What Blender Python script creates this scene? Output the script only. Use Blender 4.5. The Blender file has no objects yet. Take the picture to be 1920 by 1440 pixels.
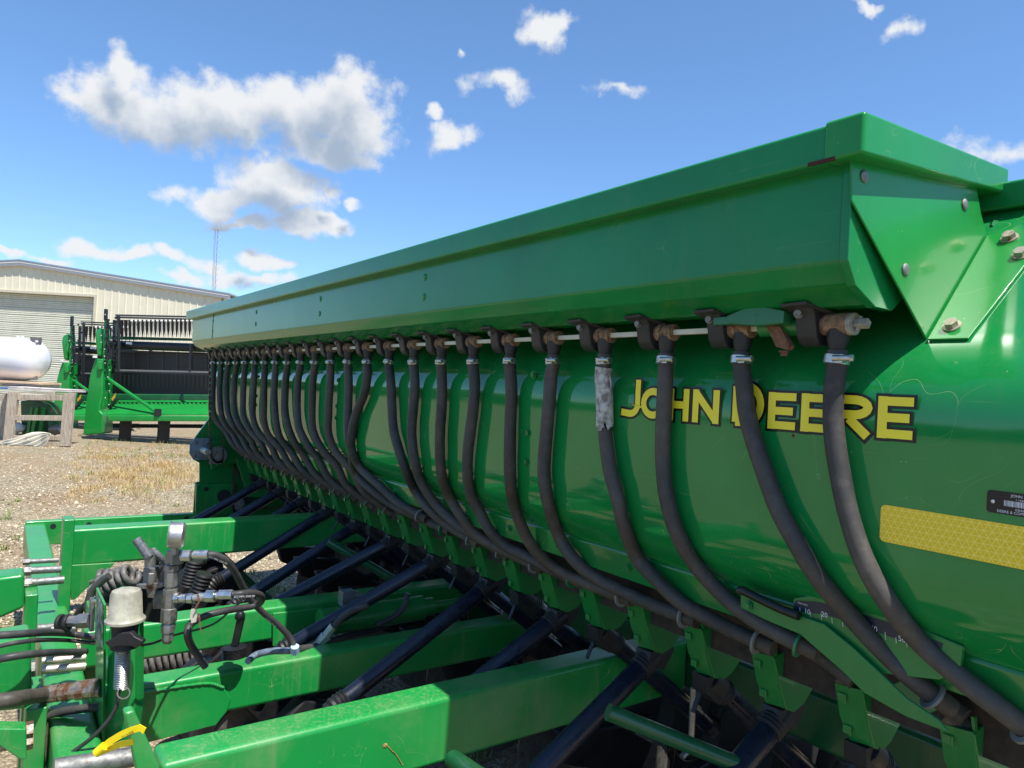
import bpy, bmesh, math, random
from mathutils import Vector, Matrix
import numpy as np
random.seed(7); rng=np.random.default_rng(7)
R_=math.radians
H=1.65   # eye height; geometry below is laid out with the eye at z=0 and lifted by H at the very end
# ------------------------------------------------------------------ camera
def _calib():
    f=1331.; cx,cy=960.,720.
    s=math.tan(R_(3.16))
    Y=np.array([(8-cx)/f,(683-cy)/f,1.]); Y/=np.linalg.norm(Y)
    a=-952-37*s; b=952*960+(-37)*(683-8*s-720)+f*f
    vx=-b/a; vy=683+s*(vx-8)
    X=np.array([(vx-cx)/f,(vy-cy)/f,1.]); X/=np.linalg.norm(X)
    Z=np.cross(X,Y); Z=Z if Z[1]<0 else -Z
    return np.array([X,Y,Z])
M=_calib()
def ray(x,y): return M@np.array([(x-960)/1331.,(y-720)/1331.,1.])
def onX(p,X): d=ray(*p); return Vector(d*(X/d[0]))
def onY(p,Y): d=ray(*p); return Vector(d*(Y/d[1]))
def onZ(p,Z): d=ray(*p); return Vector(d*(Z/d[2]))
F=M@np.array([0,0,1.]); F[2]=0; F/=np.linalg.norm(F); Fv=Vector(F); Rv=Vector((F[1],-F[0],0)); Zv=Vector((0,0,1))
def onF(p,D): d=ray(*p); return Vector(d*(D/float(d@F)))
sc=bpy.context.scene
cam=bpy.data.objects.new('camera',bpy.data.cameras.new('camera')); sc.collection.objects.link(cam)
cam.data.sensor_width=36; cam.data.lens=36*1331/1920; cam.data.clip_start=.02; cam.data.clip_end=3000
r=M@np.array([1,0,0.]); u=-(M@np.array([0,1,0.])); bk=-(M@np.array([0,0,1.]))
cam.matrix_world=Matrix(((r[0],u[0],bk[0],0),(r[1],u[1],bk[1],0),(r[2],u[2],bk[2],0),(0,0,0,1)))
sc.camera=cam
sc.view_settings.view_transform='Standard'; sc.view_settings.look='None'; sc.view_settings.exposure=0.78; sc.view_settings.gamma=1
# ------------------------------------------------------------------ sun
S=Vector((0.028,-math.cos(R_(65)),math.sin(R_(65)))).normalized()
sun=bpy.data.objects.new('sun',bpy.data.lights.new('sun','SUN')); sc.collection.objects.link(sun)
sun.data.energy=4.3; sun.data.angle=R_(.53); sun.data.color=(1,.955,.88)
sun.rotation_euler=S.to_track_quat('Z','Y').to_euler()
# ------------------------------------------------------------------ world: sky with fair-weather clouds placed by direction
w=bpy.data.worlds.new('World'); sc.world=w; w.use_nodes=True
nt=w.node_tree; nt.nodes.clear(); N=nt.nodes; L=nt.links
def nd(t,**k):
    n=N.new(t)
    for a,b in k.items(): setattr(n,a,b)
    return n
def cloudgroup():
    g=bpy.data.node_groups.new('cloud_density','ShaderNodeTree')
    g.interface.new_socket('P',in_out='INPUT',socket_type='NodeSocketVector')
    g.interface.new_socket('A',in_out='INPUT',socket_type='NodeSocketFloat'); g.interface.new_socket('D',in_out='OUTPUT',socket_type='NodeSocketFloat')
    n=g.nodes; l=g.links
    gi=n.new('NodeGroupInput'); go=n.new('NodeGroupOutput')
    def vm(op,a,b=None,s=None):
        m=n.new('ShaderNodeVectorMath'); m.operation=op
        if isinstance(a,tuple): m.inputs[0].default_value=a
        else: l.new(a,m.inputs[0])
        if b is not None:
            if isinstance(b,tuple): m.inputs[1].default_value=b
            else: l.new(b,m.inputs[1])
        if s is not None: m.inputs['Scale'].default_value=s
        return m
    def mm(op,a,b=None,clamp=False):
        m=n.new('ShaderNodeMath'); m.operation=op; m.use_clamp=clamp
        for i,v in enumerate((a,b)):
            if v is None: continue
            if isinstance(v,(int,float)): m.inputs[i].default_value=v
            else: l.new(v,m.inputs[i])
        return m.outputs[0]
    # warp
    nz=n.new('ShaderNodeTexNoise'); nz.inputs['Scale'].default_value=9; nz.inputs['Detail'].default_value=6; nz.inputs['Roughness'].default_value=.55
    l.new(gi.outputs[0],nz.inputs['Vector'])
    sub=vm('SUBTRACT',nz.outputs['Color'],(.5,.5,.5)); scl=vm('SCALE',sub.outputs[0],s=.10)
    p=vm('ADD',gi.outputs[0],scl.outputs[0]).outputs[0]
    acc=None
    for (x,y,rx,ry,k) in BLOBS:
        d=ray(x,y); d=d/np.linalg.norm(d)
        az=math.atan2(d[0],d[1]); el=math.asin(d[2])
        q=vm('SUBTRACT',p,(az,el,0)); q=vm('MULTIPLY',q.outputs[0],(1331./rx,1331./ry,0))
        ln=vm('LENGTH',q.outputs[0]).outputs['Value']
        v=mm('SUBTRACT',k,ln)
        acc=v if acc is None else mm('MAXIMUM',acc,v)
    acc=mm('MAXIMUM',acc,-1.5)
    f1=n.new('ShaderNodeTexNoise'); f1.inputs['Scale'].default_value=26; f1.inputs['Detail'].default_value=9; f1.inputs['Roughness'].default_value=.6
    l.new(gi.outputs[0],f1.inputs['Vector'])
    t=mm('MULTIPLY',mm('SUBTRACT',f1.outputs['Fac'],.5),gi.outputs[1])
    l.new(mm('ADD',acc,t),go.inputs[0])
    return g
BLOBS=[(205,185,70,56,1),(270,195,80,62,1),(360,205,90,62,1),(440,215,80,58,1),(530,200,90,66,1.05),(610,190,70,62,1.05),(660,225,85,80,1.05),(610,275,100,52,1),(225,135,40,40,.95),
 (165,175,34,30,.85),(650,305,66,34,.85),(430,368,64,32,1),(500,345,84,48,1.1),(545,372,90,42,1.05),(620,378,40,18,.8),(470,420,80,18,.85),(560,424,90,26,1),(620,432,50,24,.95),(665,395,24,14,.75),
 (1018,60,54,40,.95),(1046,42,34,28,.9),(845,262,50,36,.9),(808,212,30,24,.78),(930,172,100,40,.52),
 (175,472,56,22,1),(232,480,44,18,.9),(310,478,48,20,.85),(395,495,52,24,.9),(430,520,80,20,.85),(498,498,44,20,.9),(490,532,66,18,.85),(345,522,56,18,.85),(15,482,36,11,.9),(95,498,50,12,.75),
 (1697,38,40,44,.44),(1630,4,44,14,.6),(870,105,24,26,.48),(330,352,90,28,.48),(1880,272,220,50,.42),(1140,180,150,24,.4)]
tc=nd('ShaderNodeTexCoord'); sep=nd('ShaderNodeSeparateXYZ'); L.new(tc.outputs['Generated'],sep.inputs[0])
def mth(op,a,b=None,clamp=False):
    m=nd('ShaderNodeMath',operation=op,use_clamp=clamp)
    for i,v in enumerate((a,b)):
        if v is None: continue
        if isinstance(v,(int,float)): m.inputs[i].default_value=v
        else: L.new(v,m.inputs[i])
    return m.outputs[0]
az=mth('ARCTAN2',sep.outputs[0],sep.outputs[1]); el=mth('ARCSINE',sep.outputs[2])
comb=nd('ShaderNodeCombineXYZ'); L.new(az,comb.inputs[0]); L.new(el,comb.inputs[1])
cg=cloudgroup()
g1=nd('ShaderNodeGroup'); g1.node_tree=cg; L.new(comb.outputs[0],g1.inputs[0]); g1.inputs[1].default_value=1.55
off=nd('ShaderNodeVectorMath',operation='ADD'); L.new(comb.outputs[0],off.inputs[0]); off.inputs[1].default_value=(.008,.036,0)
g2=nd('ShaderNodeGroup'); g2.node_tree=cg; L.new(off.outputs[0],g2.inputs[0]); g2.inputs[1].default_value=.9
def mapr(v,a,b,c,d,typ='SMOOTHSTEP'):
    m=nd('ShaderNodeMapRange',interpolation_type=typ); L.new(v,m.inputs[0])
    for i,x in enumerate((a,b,c,d)): m.inputs[1+i].default_value=x
    return m.outputs[0]
alpha=mapr(g1.outputs[0],-.10,.52,0,.97)
shade=mapr(g2.outputs[0],-.1,.95,1.0,.0)
thick=mapr(g1.outputs[0],.2,.9,0,1)
sky=nd('ShaderNodeTexSky',sky_type='NISHITA',sun_disc=False,sun_elevation=math.asin(S.z),sun_rotation=math.atan2(S.x,S.y),altitude=50,air_density=1.0,dust_density=.15,ozone_density=4.5)
hs=nd('ShaderNodeHueSaturation'); hs.inputs['Saturation'].default_value=1.08; L.new(sky.outputs[0],hs.inputs['Color'])
hz=nd('ShaderNodeMix',data_type='RGBA'); hz.inputs[6].default_value=(.80,.89,1,1); hz.inputs[7].default_value=(.96,.99,1.0,1); L.new(mapr(el,0.,.55,0,1),hz.inputs[0])
hm=nd('ShaderNodeMix',data_type='RGBA',blend_type='MULTIPLY'); hm.inputs[0].default_value=1; L.new(hs.outputs[0],hm.inputs[6]); L.new(hz.outputs[2],hm.inputs[7])
ramp=nd('ShaderNodeMix',data_type='RGBA'); L.new(shade,ramp.inputs[0]); ramp.inputs[6].default_value=(1.9,2.35,3.0,1); ramp.inputs[7].default_value=(4.3,4.4,4.5,1)
mix=nd('ShaderNodeMix',data_type='RGBA'); L.new(alpha,mix.inputs[0]); L.new(hm.outputs[2],mix.inputs[6]); L.new(ramp.outputs[2],mix.inputs[7])
bg=nd('ShaderNodeBackground'); bg.inputs[1].default_value=.12; L.new(mix.outputs[2],bg.inputs[0])
out=nd('ShaderNodeOutputWorld'); L.new(bg.outputs[0],out.inputs[0])

# ================================================================== materials
class MT:
    def __init__(s,name):
        s.m=bpy.data.materials.new(name); s.m.use_nodes=True; s.t=s.m.node_tree; s.n=s.t.nodes; s.l=s.t.links
        s.b=s.n['Principled BSDF']; s.tc=s.n.new('ShaderNodeTexCoord').outputs['Object']
    def lk(s,v,i):
        if isinstance(v,(int,float)): i.default_value=v
        elif isinstance(v,tuple): i.default_value=v if len(v)!=3 or i.type=='VECTOR' else (*v,1)
        else: s.l.new(v,i)
    def noise(s,scale,detail=4,rough=.55,vec=None,out='Fac'):
        n=s.n.new('ShaderNodeTexNoise'); n.inputs['Scale'].default_value=scale; n.inputs['Detail'].default_value=detail; n.inputs['Roughness'].default_value=rough
        s.l.new(vec or s.tc,n.inputs['Vector']); return n.outputs[out]
    def vor(s,scale,feat='F1',vec=None,out='Distance'):
        n=s.n.new('ShaderNodeTexVoronoi'); n.feature=feat; n.inputs['Scale'].default_value=scale
        s.l.new(vec or s.tc,n.inputs['Vector']); return n.outputs[out]
    def map(s,scale=(1,1,1),rot=(0,0,0),vec=None):
        n=s.n.new('ShaderNodeMapping'); n.inputs['Scale'].default_value=scale; n.inputs['Rotation'].default_value=rot; s.l.new(vec or s.tc,n.inputs['Vector']); return n.outputs[0]
    def mr(s,v,a,b,c=0,d=1):
        n=s.n.new('ShaderNodeMapRange'); n.inputs[1].default_value=a; n.inputs[2].default_value=b; n.inputs[3].default_value=c; n.inputs[4].default_value=d; s.l.new(v,n.inputs[0]); return n.outputs[0]
    def math(s,op,a,b=0.):
        n=s.n.new('ShaderNodeMath'); n.operation=op; s.lk(a,n.inputs[0]); s.lk(b,n.inputs[1]); return n.outputs[0]
    def mix(s,f,a,b):
        n=s.n.new('ShaderNodeMix'); n.data_type='RGBA'; s.lk(f,n.inputs[0]); s.lk(a,n.inputs[6]); s.lk(b,n.inputs[7]); return n.outputs[2]
    def sepz(s,geo='Normal'):
        g=s.n.new('ShaderNodeNewGeometry'); x=s.n.new('ShaderNodeSeparateXYZ'); s.l.new(g.outputs[geo],x.inputs[0]); return x.outputs
    def set(s,**k):
        for a,v in k.items(): s.lk(v,s.b.inputs[a.replace('_',' ')])
        return s
    def bump(s,h,strength=.3,dist=.002):
        n=s.n.new('ShaderNodeBump'); n.inputs['Strength'].default_value=strength; n.inputs['Distance'].default_value=dist; s.l.new(h,n.inputs['Height']); s.l.new(n.outputs[0],s.b.inputs['Normal'])
def paint(name,col,rough=.22,coat=.6,dust=.25,dustcol=(.30,.29,.17),scr=.5,wob=.0,spec=.5):
    m=MT(name)
    c=m.mix(m.mr(m.noise(3,3),.35,.65),tuple(x*.9 for x in col),tuple(min(1,x*1.08) for x in col))
    big=m.mr(m.noise(5,6,.65),.5,.8)
    up=m.mr(m.sepz()[2],.3,.95)
    fine=m.mr(m.noise(140,5,.75),.5,.78); strk=m.mr(m.noise(9,5,.7,vec=m.map(scale=(3,3,.25))),.55,.85)
    dfac=m.math('MULTIPLY',m.math('ADD',m.math('ADD',m.math('MULTIPLY',big,.4),m.math('MULTIPLY',strk,.5)),m.math('MULTIPLY',m.math('MULTIPLY',up,fine),.9)),dust)
    c=m.mix(dfac,c,dustcol)
    if scr>0:
        warp=m.noise(4,2,.5,out='Color')
        v=m.n.new('ShaderNodeVectorMath'); v.operation='ADD'; m.l.new(m.tc,v.inputs[0]); m.l.new(warp,v.inputs[1])
        e=m.vor(5,'DISTANCE_TO_EDGE',vec=v.outputs[0])
        ln=m.mr(e,0,.0028,1,0); msk=m.mr(m.noise(7,3,.6),.50,.62)
        sp=m.mr(m.vor(60),.03,.09,1,0); sm=m.mr(m.noise(11,2),.58,.64)
        fs=m.mr(m.noise(70,3,.6,vec=m.map(scale=(1,.06,1),rot=(.9,0,0))),.66,.72); fm=m.mr(m.noise(3.5,3,.6),.5,.65)
        s2=m.math('MULTIPLY',m.math('ADD',m.math('ADD',m.math('MULTIPLY',ln,msk),m.math('MULTIPLY',sp,sm)),m.math('MULTIPLY',m.math('MULTIPLY',fs,fm),.35)),scr)
        c=m.mix(s2,c,(.35,.45,.2))
    m.set(Base_Color=c,Roughness=m.math('ADD',rough,m.math('MULTIPLY',dfac,.5)),Coat_Weight=coat,Coat_Roughness=.06,Specular_IOR_Level=spec)
    if wob: m.bump(m.noise(2.2,2),wob,.02)
    return m.m
def metal(name,col,rough=.35,rust=0.,dirt=.4,metallic=1.):
    m=MT(name); c=m.mix(m.mr(m.noise(60,5,.7),.45,.75,0,dirt),col,tuple(x*.35 for x in col))
    if rust: c=m.mix(m.mr(m.noise(35,6,.7),.62-rust*.3,.75-rust*.3),c,(.20,.085,.035)); 
    m.set(Base_Color=c,Metallic=m.math('SUBTRACT',metallic,m.mr(m.noise(35,6,.7),.4,.8,0,min(.9,rust*1.2))) if rust else metallic,Roughness=m.mr(m.noise(40,4),.3,.7,rough-.08,rough+.2))
    m.bump(m.noise(180,4),.25,.001); return m.m
def rubber(name,col=(.026,.026,.027),dust=(.20,.175,.14),amt=.5,rough=.6):
    m=MT(name)
    f=m.mr(m.noise(5,3,.6),.3,.8,0,amt*.75); f2=m.mr(m.noise(38,6,.75),.48,.8,0,amt*.6)
    c=m.mix(m.math('ADD',f,f2),col,dust)
    m.set(Base_Color=c,Roughness=m.mr(m.noise(20,5),.3,.7,rough-.12,rough+.15),Specular_IOR_Level=.45); m.bump(m.noise(90,5),.2,.0015); return m.m
def plain(name,col,rough=.5,metallic=0.,nz=.12,scale=20,bump=.0,**k):
    m=MT(name); c=m.mix(m.mr(m.noise(scale,5,.6),.3,.7),tuple(x*(1-nz) for x in col),tuple(min(1,x*(1+nz)) for x in col))
    m.set(Base_Color=c,Roughness=rough,Metallic=metallic,**k)
    if bump: m.bump(m.noise(scale*3,5),bump,.004)
    return m.m
G=(.006,.18,.038)
green=paint('green_paint',G,wob=.0)
green_h=paint('green_paint_hopper',(.007,.225,.050),rough=.08,coat=.3,dust=.14,scr=.8,wob=.10,spec=.5)
green_b=paint('green_paint_box',(.008,.215,.055),rough=.2,coat=.12,dust=.16,scr=.3,wob=.05,spec=.36)
green_f=paint('green_paint_frame',(.008,.25,.046),rough=.32,coat=.15,dust=.75,scr=.8)
green_d=paint('green_paint_cup',(.006,.18,.034),rough=.35,coat=.3,dust=.22,scr=.3)
green_new=paint('green_paint_new',(.010,.25,.04),rough=.3,coat=.5,dust=.05,scr=0)
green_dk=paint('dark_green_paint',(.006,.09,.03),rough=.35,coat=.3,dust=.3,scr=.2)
steel=metal('zinc_steel',(.30,.30,.29),.58,0.1,.75)
steel_r=metal('rusty_steel',(.40,.36,.31),.5,.55,.6)
alu=metal('bright_steel',(.62,.62,.60),.36,0,.45)
castg=metal('dirty_cast_metal',(.33,.32,.30),.5,.25,.6)
rust=plain('rust',(.17,.085,.045),.85,nz=.55,scale=70,bump=.6)
rustd=plain('rusty_collar',(.24,.15,.09),.85,nz=.6,scale=90,bump=.6)
rub=rubber('hose_rubber')
rub2=rubber('hose_rubber_brown',(.030,.026,.022),(.17,.14,.105),.7)
braid=rubber('hydraulic_hose_rubber',(.025,.026,.028),(.16,.15,.13),.45,.55)
blk=rubber('black_tube_plastic',(.005,.008,.019),(.035,.045,.065),.35,.28)
blkp=rubber('black_plastic',(.006,.007,.009),(.05,.045,.04),.35,.5)
brkt=rubber('bracket_plastic',(.018,.02,.024),(.07,.068,.06),.45,.5)
ivory=plain('pale_shaft',(.62,.62,.52),.4)
yel=plain('yellow_vinyl',(.97,.82,.04),.35,nz=.04)
blkv=plain('black_vinyl',(.008,.008,.008),.35)
white=plain('white_print',(.75,.75,.75),.5,nz=.02)
hid=plain('hidden_dark',(.01,.012,.01),.8)
tagm=plain('yellow_tag_plastic',(.85,.66,.01),.3,nz=.04)
clear=MT('cloudy_plastic'); clear.set(Base_Color=clear.mix(clear.mr(clear.noise(35,7,.75),.35,.7),(.27,.26,.21),(.50,.48,.36)),Roughness=.5,Transmission_Weight=.1).bump(clear.noise(60,4),.2,.002); clear=clear.m
blue=plain('blue_paint',(.02,.10,.30),.5)
def reflect_mat():
    m=MT('reflector_tape'); w=[]
    for a in (0,60,120):
        v=m.map(rot=(R_(a),0,0))
        n=m.n.new('ShaderNodeTexWave'); n.bands_direction='Z'; n.wave_profile='SAW'; n.inputs['Scale'].default_value=33; m.l.new(v,n.inputs['Vector'])
        w.append(m.mr(n.outputs['Fac'],.86,.95))
    f=m.math('MAXIMUM',m.math('MAXIMUM',w[0],w[1]),w[2])
    c=m.mix(m.noise(300,2),(.78,.54,.01),(.92,.66,.02)); m.set(Base_Color=m.mix(f,c,(1.,.82,.15)),Roughness=.35,Coat_Weight=.1); return m.m
refl=reflect_mat()

# ================================================================== mesh helpers
COL=sc.collection
class MB:
    def __init__(s): s.v=[]; s.f=[]; s.bev=None
    def add(s,vs,fs):
        o=len(s.v); s.v+= [tuple(v) for v in vs]; s.f+=[tuple(i+o for i in f) for f in fs]; return s
    def box(s,c,sz,rot=None):
        hx,hy,hz=[a/2 for a in sz]; c=Vector(c)
        P=[Vector((x,y,z)) for x in(-hx,hx) for y in(-hy,hy) for z in(-hz,hz)]
        if rot is not None: P=[rot@p for p in P]
        return s.add([p+c for p in P],[(0,1,3,2),(4,6,7,5),(0,4,5,1),(2,3,7,6),(0,2,6,4),(1,5,7,3)])
    def bb(s,a,b):
        return s.box([(a[i]+b[i])/2 for i in range(3)],[abs(a[i]-b[i]) for i in range(3)])
    def prism(s,poly,ext):
        n=len(poly); P=[Vector(p) for p in poly]; e=Vector(ext)
        nrm=Vector((0,0,0))
        for i in range(n): nrm+=P[i].cross(P[(i+1)%n])
        if nrm.dot(e)>0: P=P[::-1]
        return s.add(P+[p+e for p in P],[tuple(range(n)),tuple(range(2*n-1,n-1,-1))]+[(i,i+n,(i+1)%n+n,(i+1)%n) for i in range(n)])
    def bar(s,a,b,w,h,up=Zv):
        a=Vector(a);b=Vector(b); d=(b-a).normalized(); sd=d.cross(up).normalized(); u2=sd.cross(d)
        P=[a+sd*x*w/2+u2*y*h/2 for x,y in((-1,-1),(1,-1),(1,1),(-1,1))]
        return s.prism(P,b-a)
    def tube(s,pts,r,seg=12,cap=True,rs=None):
        pts=[Vector(p) for p in pts]; n=len(pts); rings=[]
        t0=(pts[1]-pts[0]).normalized(); ref=Vector((0,0,1)) if abs(t0.z)<.9 else Vector((1,0,0)); nx=t0.cross(ref).normalized()
        for i,p in enumerate(pts):
            t=(pts[min(i+1,n-1)]-pts[max(i-1,0)]).normalized()
            nx=(nx-t*nx.dot(t)).normalized(); ny=t.cross(nx); rr=rs[i] if rs else r
            rings.append([p+(nx*math.cos(a)+ny*math.sin(a))*rr for a in [2*math.pi*k/seg for k in range(seg)]])
        vs=[v for ring in rings for v in ring]; fs=[]
        for i in range(n-1):
            for k in range(seg):
                a=i*seg+k; b=i*seg+(k+1)%seg; fs.append((a,b,b+seg,a+seg))
        if cap: fs+= [tuple(range(seg-1,-1,-1)),tuple((n-1)*seg+k for k in range(seg))]
        return s.add(vs,fs)
    def cyl(s,a,b,r,seg=16,r2=None): return s.tube([a,b],r,seg,rs=[r,r if r2 is None else r2])
    def ring(s,c,ax,ro,ri,h,seg=24):
        c=Vector(c); ax=Vector(ax).normalized(); ref=Vector((0,0,1)) if abs(ax.z)<.9 else Vector((1,0,0)); x=ax.cross(ref).normalized(); y=ax.cross(x); vs=[];fs=[]
        for k in range(seg):
            a=2*math.pi*k/seg; d=x*math.cos(a)+y*math.sin(a)
            vs+=[c+d*ro-ax*h/2,c+d*ro+ax*h/2,c+d*ri+ax*h/2,c+d*ri-ax*h/2]
        for k in range(seg):
            j=(k+1)%seg
            for q in range(4): fs.append((k*4+q,j*4+q,j*4+(q+1)%4,k*4+(q+1)%4))
        return s.add(vs,[f[::-1] for f in fs])
    def sph(s,c,r,sx=1,sy=1,sz=1,seg=12):
        c=Vector(c); vs=[];fs=[]; m=seg//2
        for i in range(m+1):
            t=math.pi*i/m
            for k in range(seg):
                a=2*math.pi*k/seg; vs.append(c+Vector((sx*r*math.sin(t)*math.cos(a),sy*r*math.sin(t)*math.sin(a),sz*r*math.cos(t))))
        for i in range(m):
            for k in range(seg): fs.append((i*seg+k,(i+1)*seg+k,(i+1)*seg+(k+1)%seg,i*seg+(k+1)%seg))
        return s.add(vs,fs)
    def hexb(s,c,ax,r=.009,h=.007,washer=True):
        c=Vector(c); ax=Vector(ax).normalized()
        if washer: s.cyl(c,c+ax*.0025,r*1.35,16)
        s.cyl(c+ax*.002,c+ax*(.002+h),r,6); return s
    def coil(s,a,b,R,r,turns,seg=6,per=14):
        a=Vector(a);b=Vector(b);ax=(b-a).normalized(); ref=Vector((0,0,1)) if abs(ax.z)<.9 else Vector((1,0,0)); x=ax.cross(ref).normalized(); y=ax.cross(x)
        n=int(turns*per); pts=[a+(b-a)*(i/n)+(x*math.cos(2*math.pi*i/per)+y*math.sin(2*math.pi*i/per))*R for i in range(n+1)]
        return s.tube(pts,r,seg)
    def build(s,name,mat,parent=None,bevel=0,smooth=35,seg=2):
        me=bpy.data.meshes.new(name); me.from_pydata(s.v,[],s.f); me.update()
        if smooth:
            me.shade_smooth() if hasattr(me,'shade_smooth') else None
            me.set_sharp_from_angle(angle=R_(smooth))
        o=bpy.data.objects.new(name,me); COL.objects.link(o); me.materials.append(mat)
        if parent: o.parent=parent
        if bevel:
            b=o.modifiers.new('bevel','BEVEL'); b.width=bevel; b.segments=seg; b.limit_method='ANGLE'; b.angle_limit=R_(22)
            me.shade_smooth(); me.set_sharp_from_angle(angle=R_(80)) 
            wn=o.modifiers.new('wn','WEIGHTED_NORMAL'); wn.keep_sharp=False
        return o
def tag(o,label=None,cat=None,group=None,kind=None):
    if label: o['label']=label
    if cat: o['category']=cat
    if group: o['group']=group
    if kind: o['kind']=kind
    return o
def empty(name,loc=(0,0,0)):
    o=bpy.data.objects.new(name,None); COL.objects.link(o); return o
def cr(pts,n=6):
    P=[Vector(p) for p in pts]; P=[P[0]*2-P[1]]+P+[P[-1]*2-P[-2]]; out=[]
    for i in range(1,len(P)-2):
        for k in range(n):
            t=k/n; a,b,c,d=P[i-1],P[i],P[i+1],P[i+2]
            out.append(.5*((2*b)+(c-a)*t+(2*a-5*b+4*c-d)*t*t+(3*b-a-3*c+d)*t**3))
    out.append(P[-2]); return out
def text_geo(txt,size,mb,place,thick=0.):
    cu=bpy.data.curves.new('t','FONT'); cu.body=txt; cu.size=size; cu.fill_mode='FRONT'; cu.resolution_u=3
    ob=bpy.data.objects.new('t',cu); COL.objects.link(ob); dg=bpy.context.evaluated_depsgraph_get(); me=bpy.data.meshes.new_from_object(ob.evaluated_get(dg))
    mb.add([place(v.co.x,v.co.y) for v in me.vertices],[tuple(p.vertices) for p in me.polygons])
    bpy.data.objects.remove(ob); bpy.data.meshes.remove(me)
    return mb

# ================================================================== SETTING
def ground():
    m=MT('gravel_ground')
    st=m.vor(26,out='Color'); sd=m.vor(26); st2=m.vor(70,out='Color'); sd2=m.vor(70)
    sepc=m.n.new('ShaderNodeSeparateColor'); m.l.new(st,sepc.inputs[0]); sepd=m.n.new('ShaderNodeSeparateColor'); m.l.new(st2,sepd.inputs[0])
    gcol=m.mix(sepc.outputs[0],(.13,.10,.06),(.68,.59,.42)); gcol2=m.mix(sepd.outputs[0],(.13,.10,.06),(.62,.53,.38))
    g=m.mix(.5,gcol,gcol2)
    crack=m.mr(sd2,.3,.6); g=m.mix(m.math('MULTIPLY',crack,.65),g,(.09,.06,.035))
    soil=m.mix(m.noise(8,5),(.17,.10,.055),(.36,.25,.14))
    patch=m.mr(m.noise(.7,7,.68,vec=m.map(scale=(1,.55,1),rot=(0,0,-.6))),.47,.62); fine=m.mr(m.noise(5,6,.7),.35,.7)
    g=m.mix(m.math('MULTIPLY',patch,m.math('ADD',.35,m.math('MULTIPLY',fine,.6))),g,soil)
    straw=m.mr(m.noise(30,4,.7,vec=m.map(scale=(1,.25,1),rot=(0,0,.9))),.55,.72); g=m.mix(m.math('MULTIPLY',straw,.5),g,(.42,.36,.20))
    gr=m.math('MULTIPLY',m.mr(m.noise(.9,5,.6),.58,.72),m.mr(m.noise(25,4),.4,.65)); g=m.mix(m.math('MULTIPLY',gr,.55),g,(.16,.19,.05))
    g=m.mix(.04,g,(.40,.32,.14)); m.set(Base_Color=g,Roughness=.95,Specular_IOR_Level=.2)
    m.bump(m.math('ADD',m.math('MULTIPLY',sd,1.),m.noise(12,6,.7)),1.,.02)
    n=90; v=[];f=[]
    # fine sheet near the machine with gentle unevenness, one skirt to the horizon
    xs=np.concatenate([[-900,-300,-100,-40],np.linspace(-14,26,n),[60,150,400,1200]]); ys=np.concatenate([[-900,-300,-100,-40],np.linspace(-10,34,n),[60,150,400,1200]])
    from mathutils import noise as mn
    for y in ys:
        for x in xs:
            k=1 if -14<=x<=26 and -10<=y<=34 else 0
            v.append((x,y,-H+k*(.02*mn.noise(Vector((x*.8,y*.8,0)))+.008*mn.noise(Vector((x*4,y*4,3))))-.0))
    w_=len(xs)
    for j in range(len(ys)-1):
        for i in range(w_-1): a=j*w_+i; f.append((a,a+1,a+1+w_,a+w_))
    b=MB(); b.v=v; b.f=f; o=b.build('ground',m.m,smooth=180); tag(o,kind='structure'); return o
ground()
def stones():
    m=MT('loose_stone'); oi=m.n.new('ShaderNodeNewGeometry').outputs['Random Per Island']
    c=m.mix(oi,(.14,.095,.05),(.74,.62,.43)); m.set(Base_Color=c,Roughness=.9)
    base=np.array([(1,0,0),(-1,0,0),(0,1,0),(0,-1,0),(0,0,1),(0,0,-1)],float); fc=np.array([(0,2,4),(2,1,4),(1,3,4),(3,0,4),(2,0,5),(1,2,5),(3,1,5),(0,3,5)])
    n=42000; 
    # visible strip of yard left of and under the machine
    d=4+11.5*rng.random(n)**1.4; a=rng.uniform(-.78,.1,n)
    P=(np.outer(d,F)+np.outer(d*a,[F[1],-F[0],0]))
    r=rng.uniform(.004,.013,n)*(1+.5*(rng.random(n)<.05)*2)
    V=P[:,None,:]+base[None]*rng.uniform(.5,1.2,(n,6,3))*r[:,None,None]; V[:,:,2]=V[:,:,2]-H+.002
    Fa=(fc[None]+6*np.arange(n)[:,None,None]).reshape(-1,3)
    me=bpy.data.meshes.new('loose_gravel'); me.from_pydata(V.reshape(-1,3).tolist(),[],Fa.tolist()); me.materials.append(m.m)
    o=bpy.data.objects.new('loose_gravel',me); COL.objects.link(o); tag(o,'loose tan gravel stones scattered over the yard left of the green drill','gravel',kind='stuff')
stones()
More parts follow.
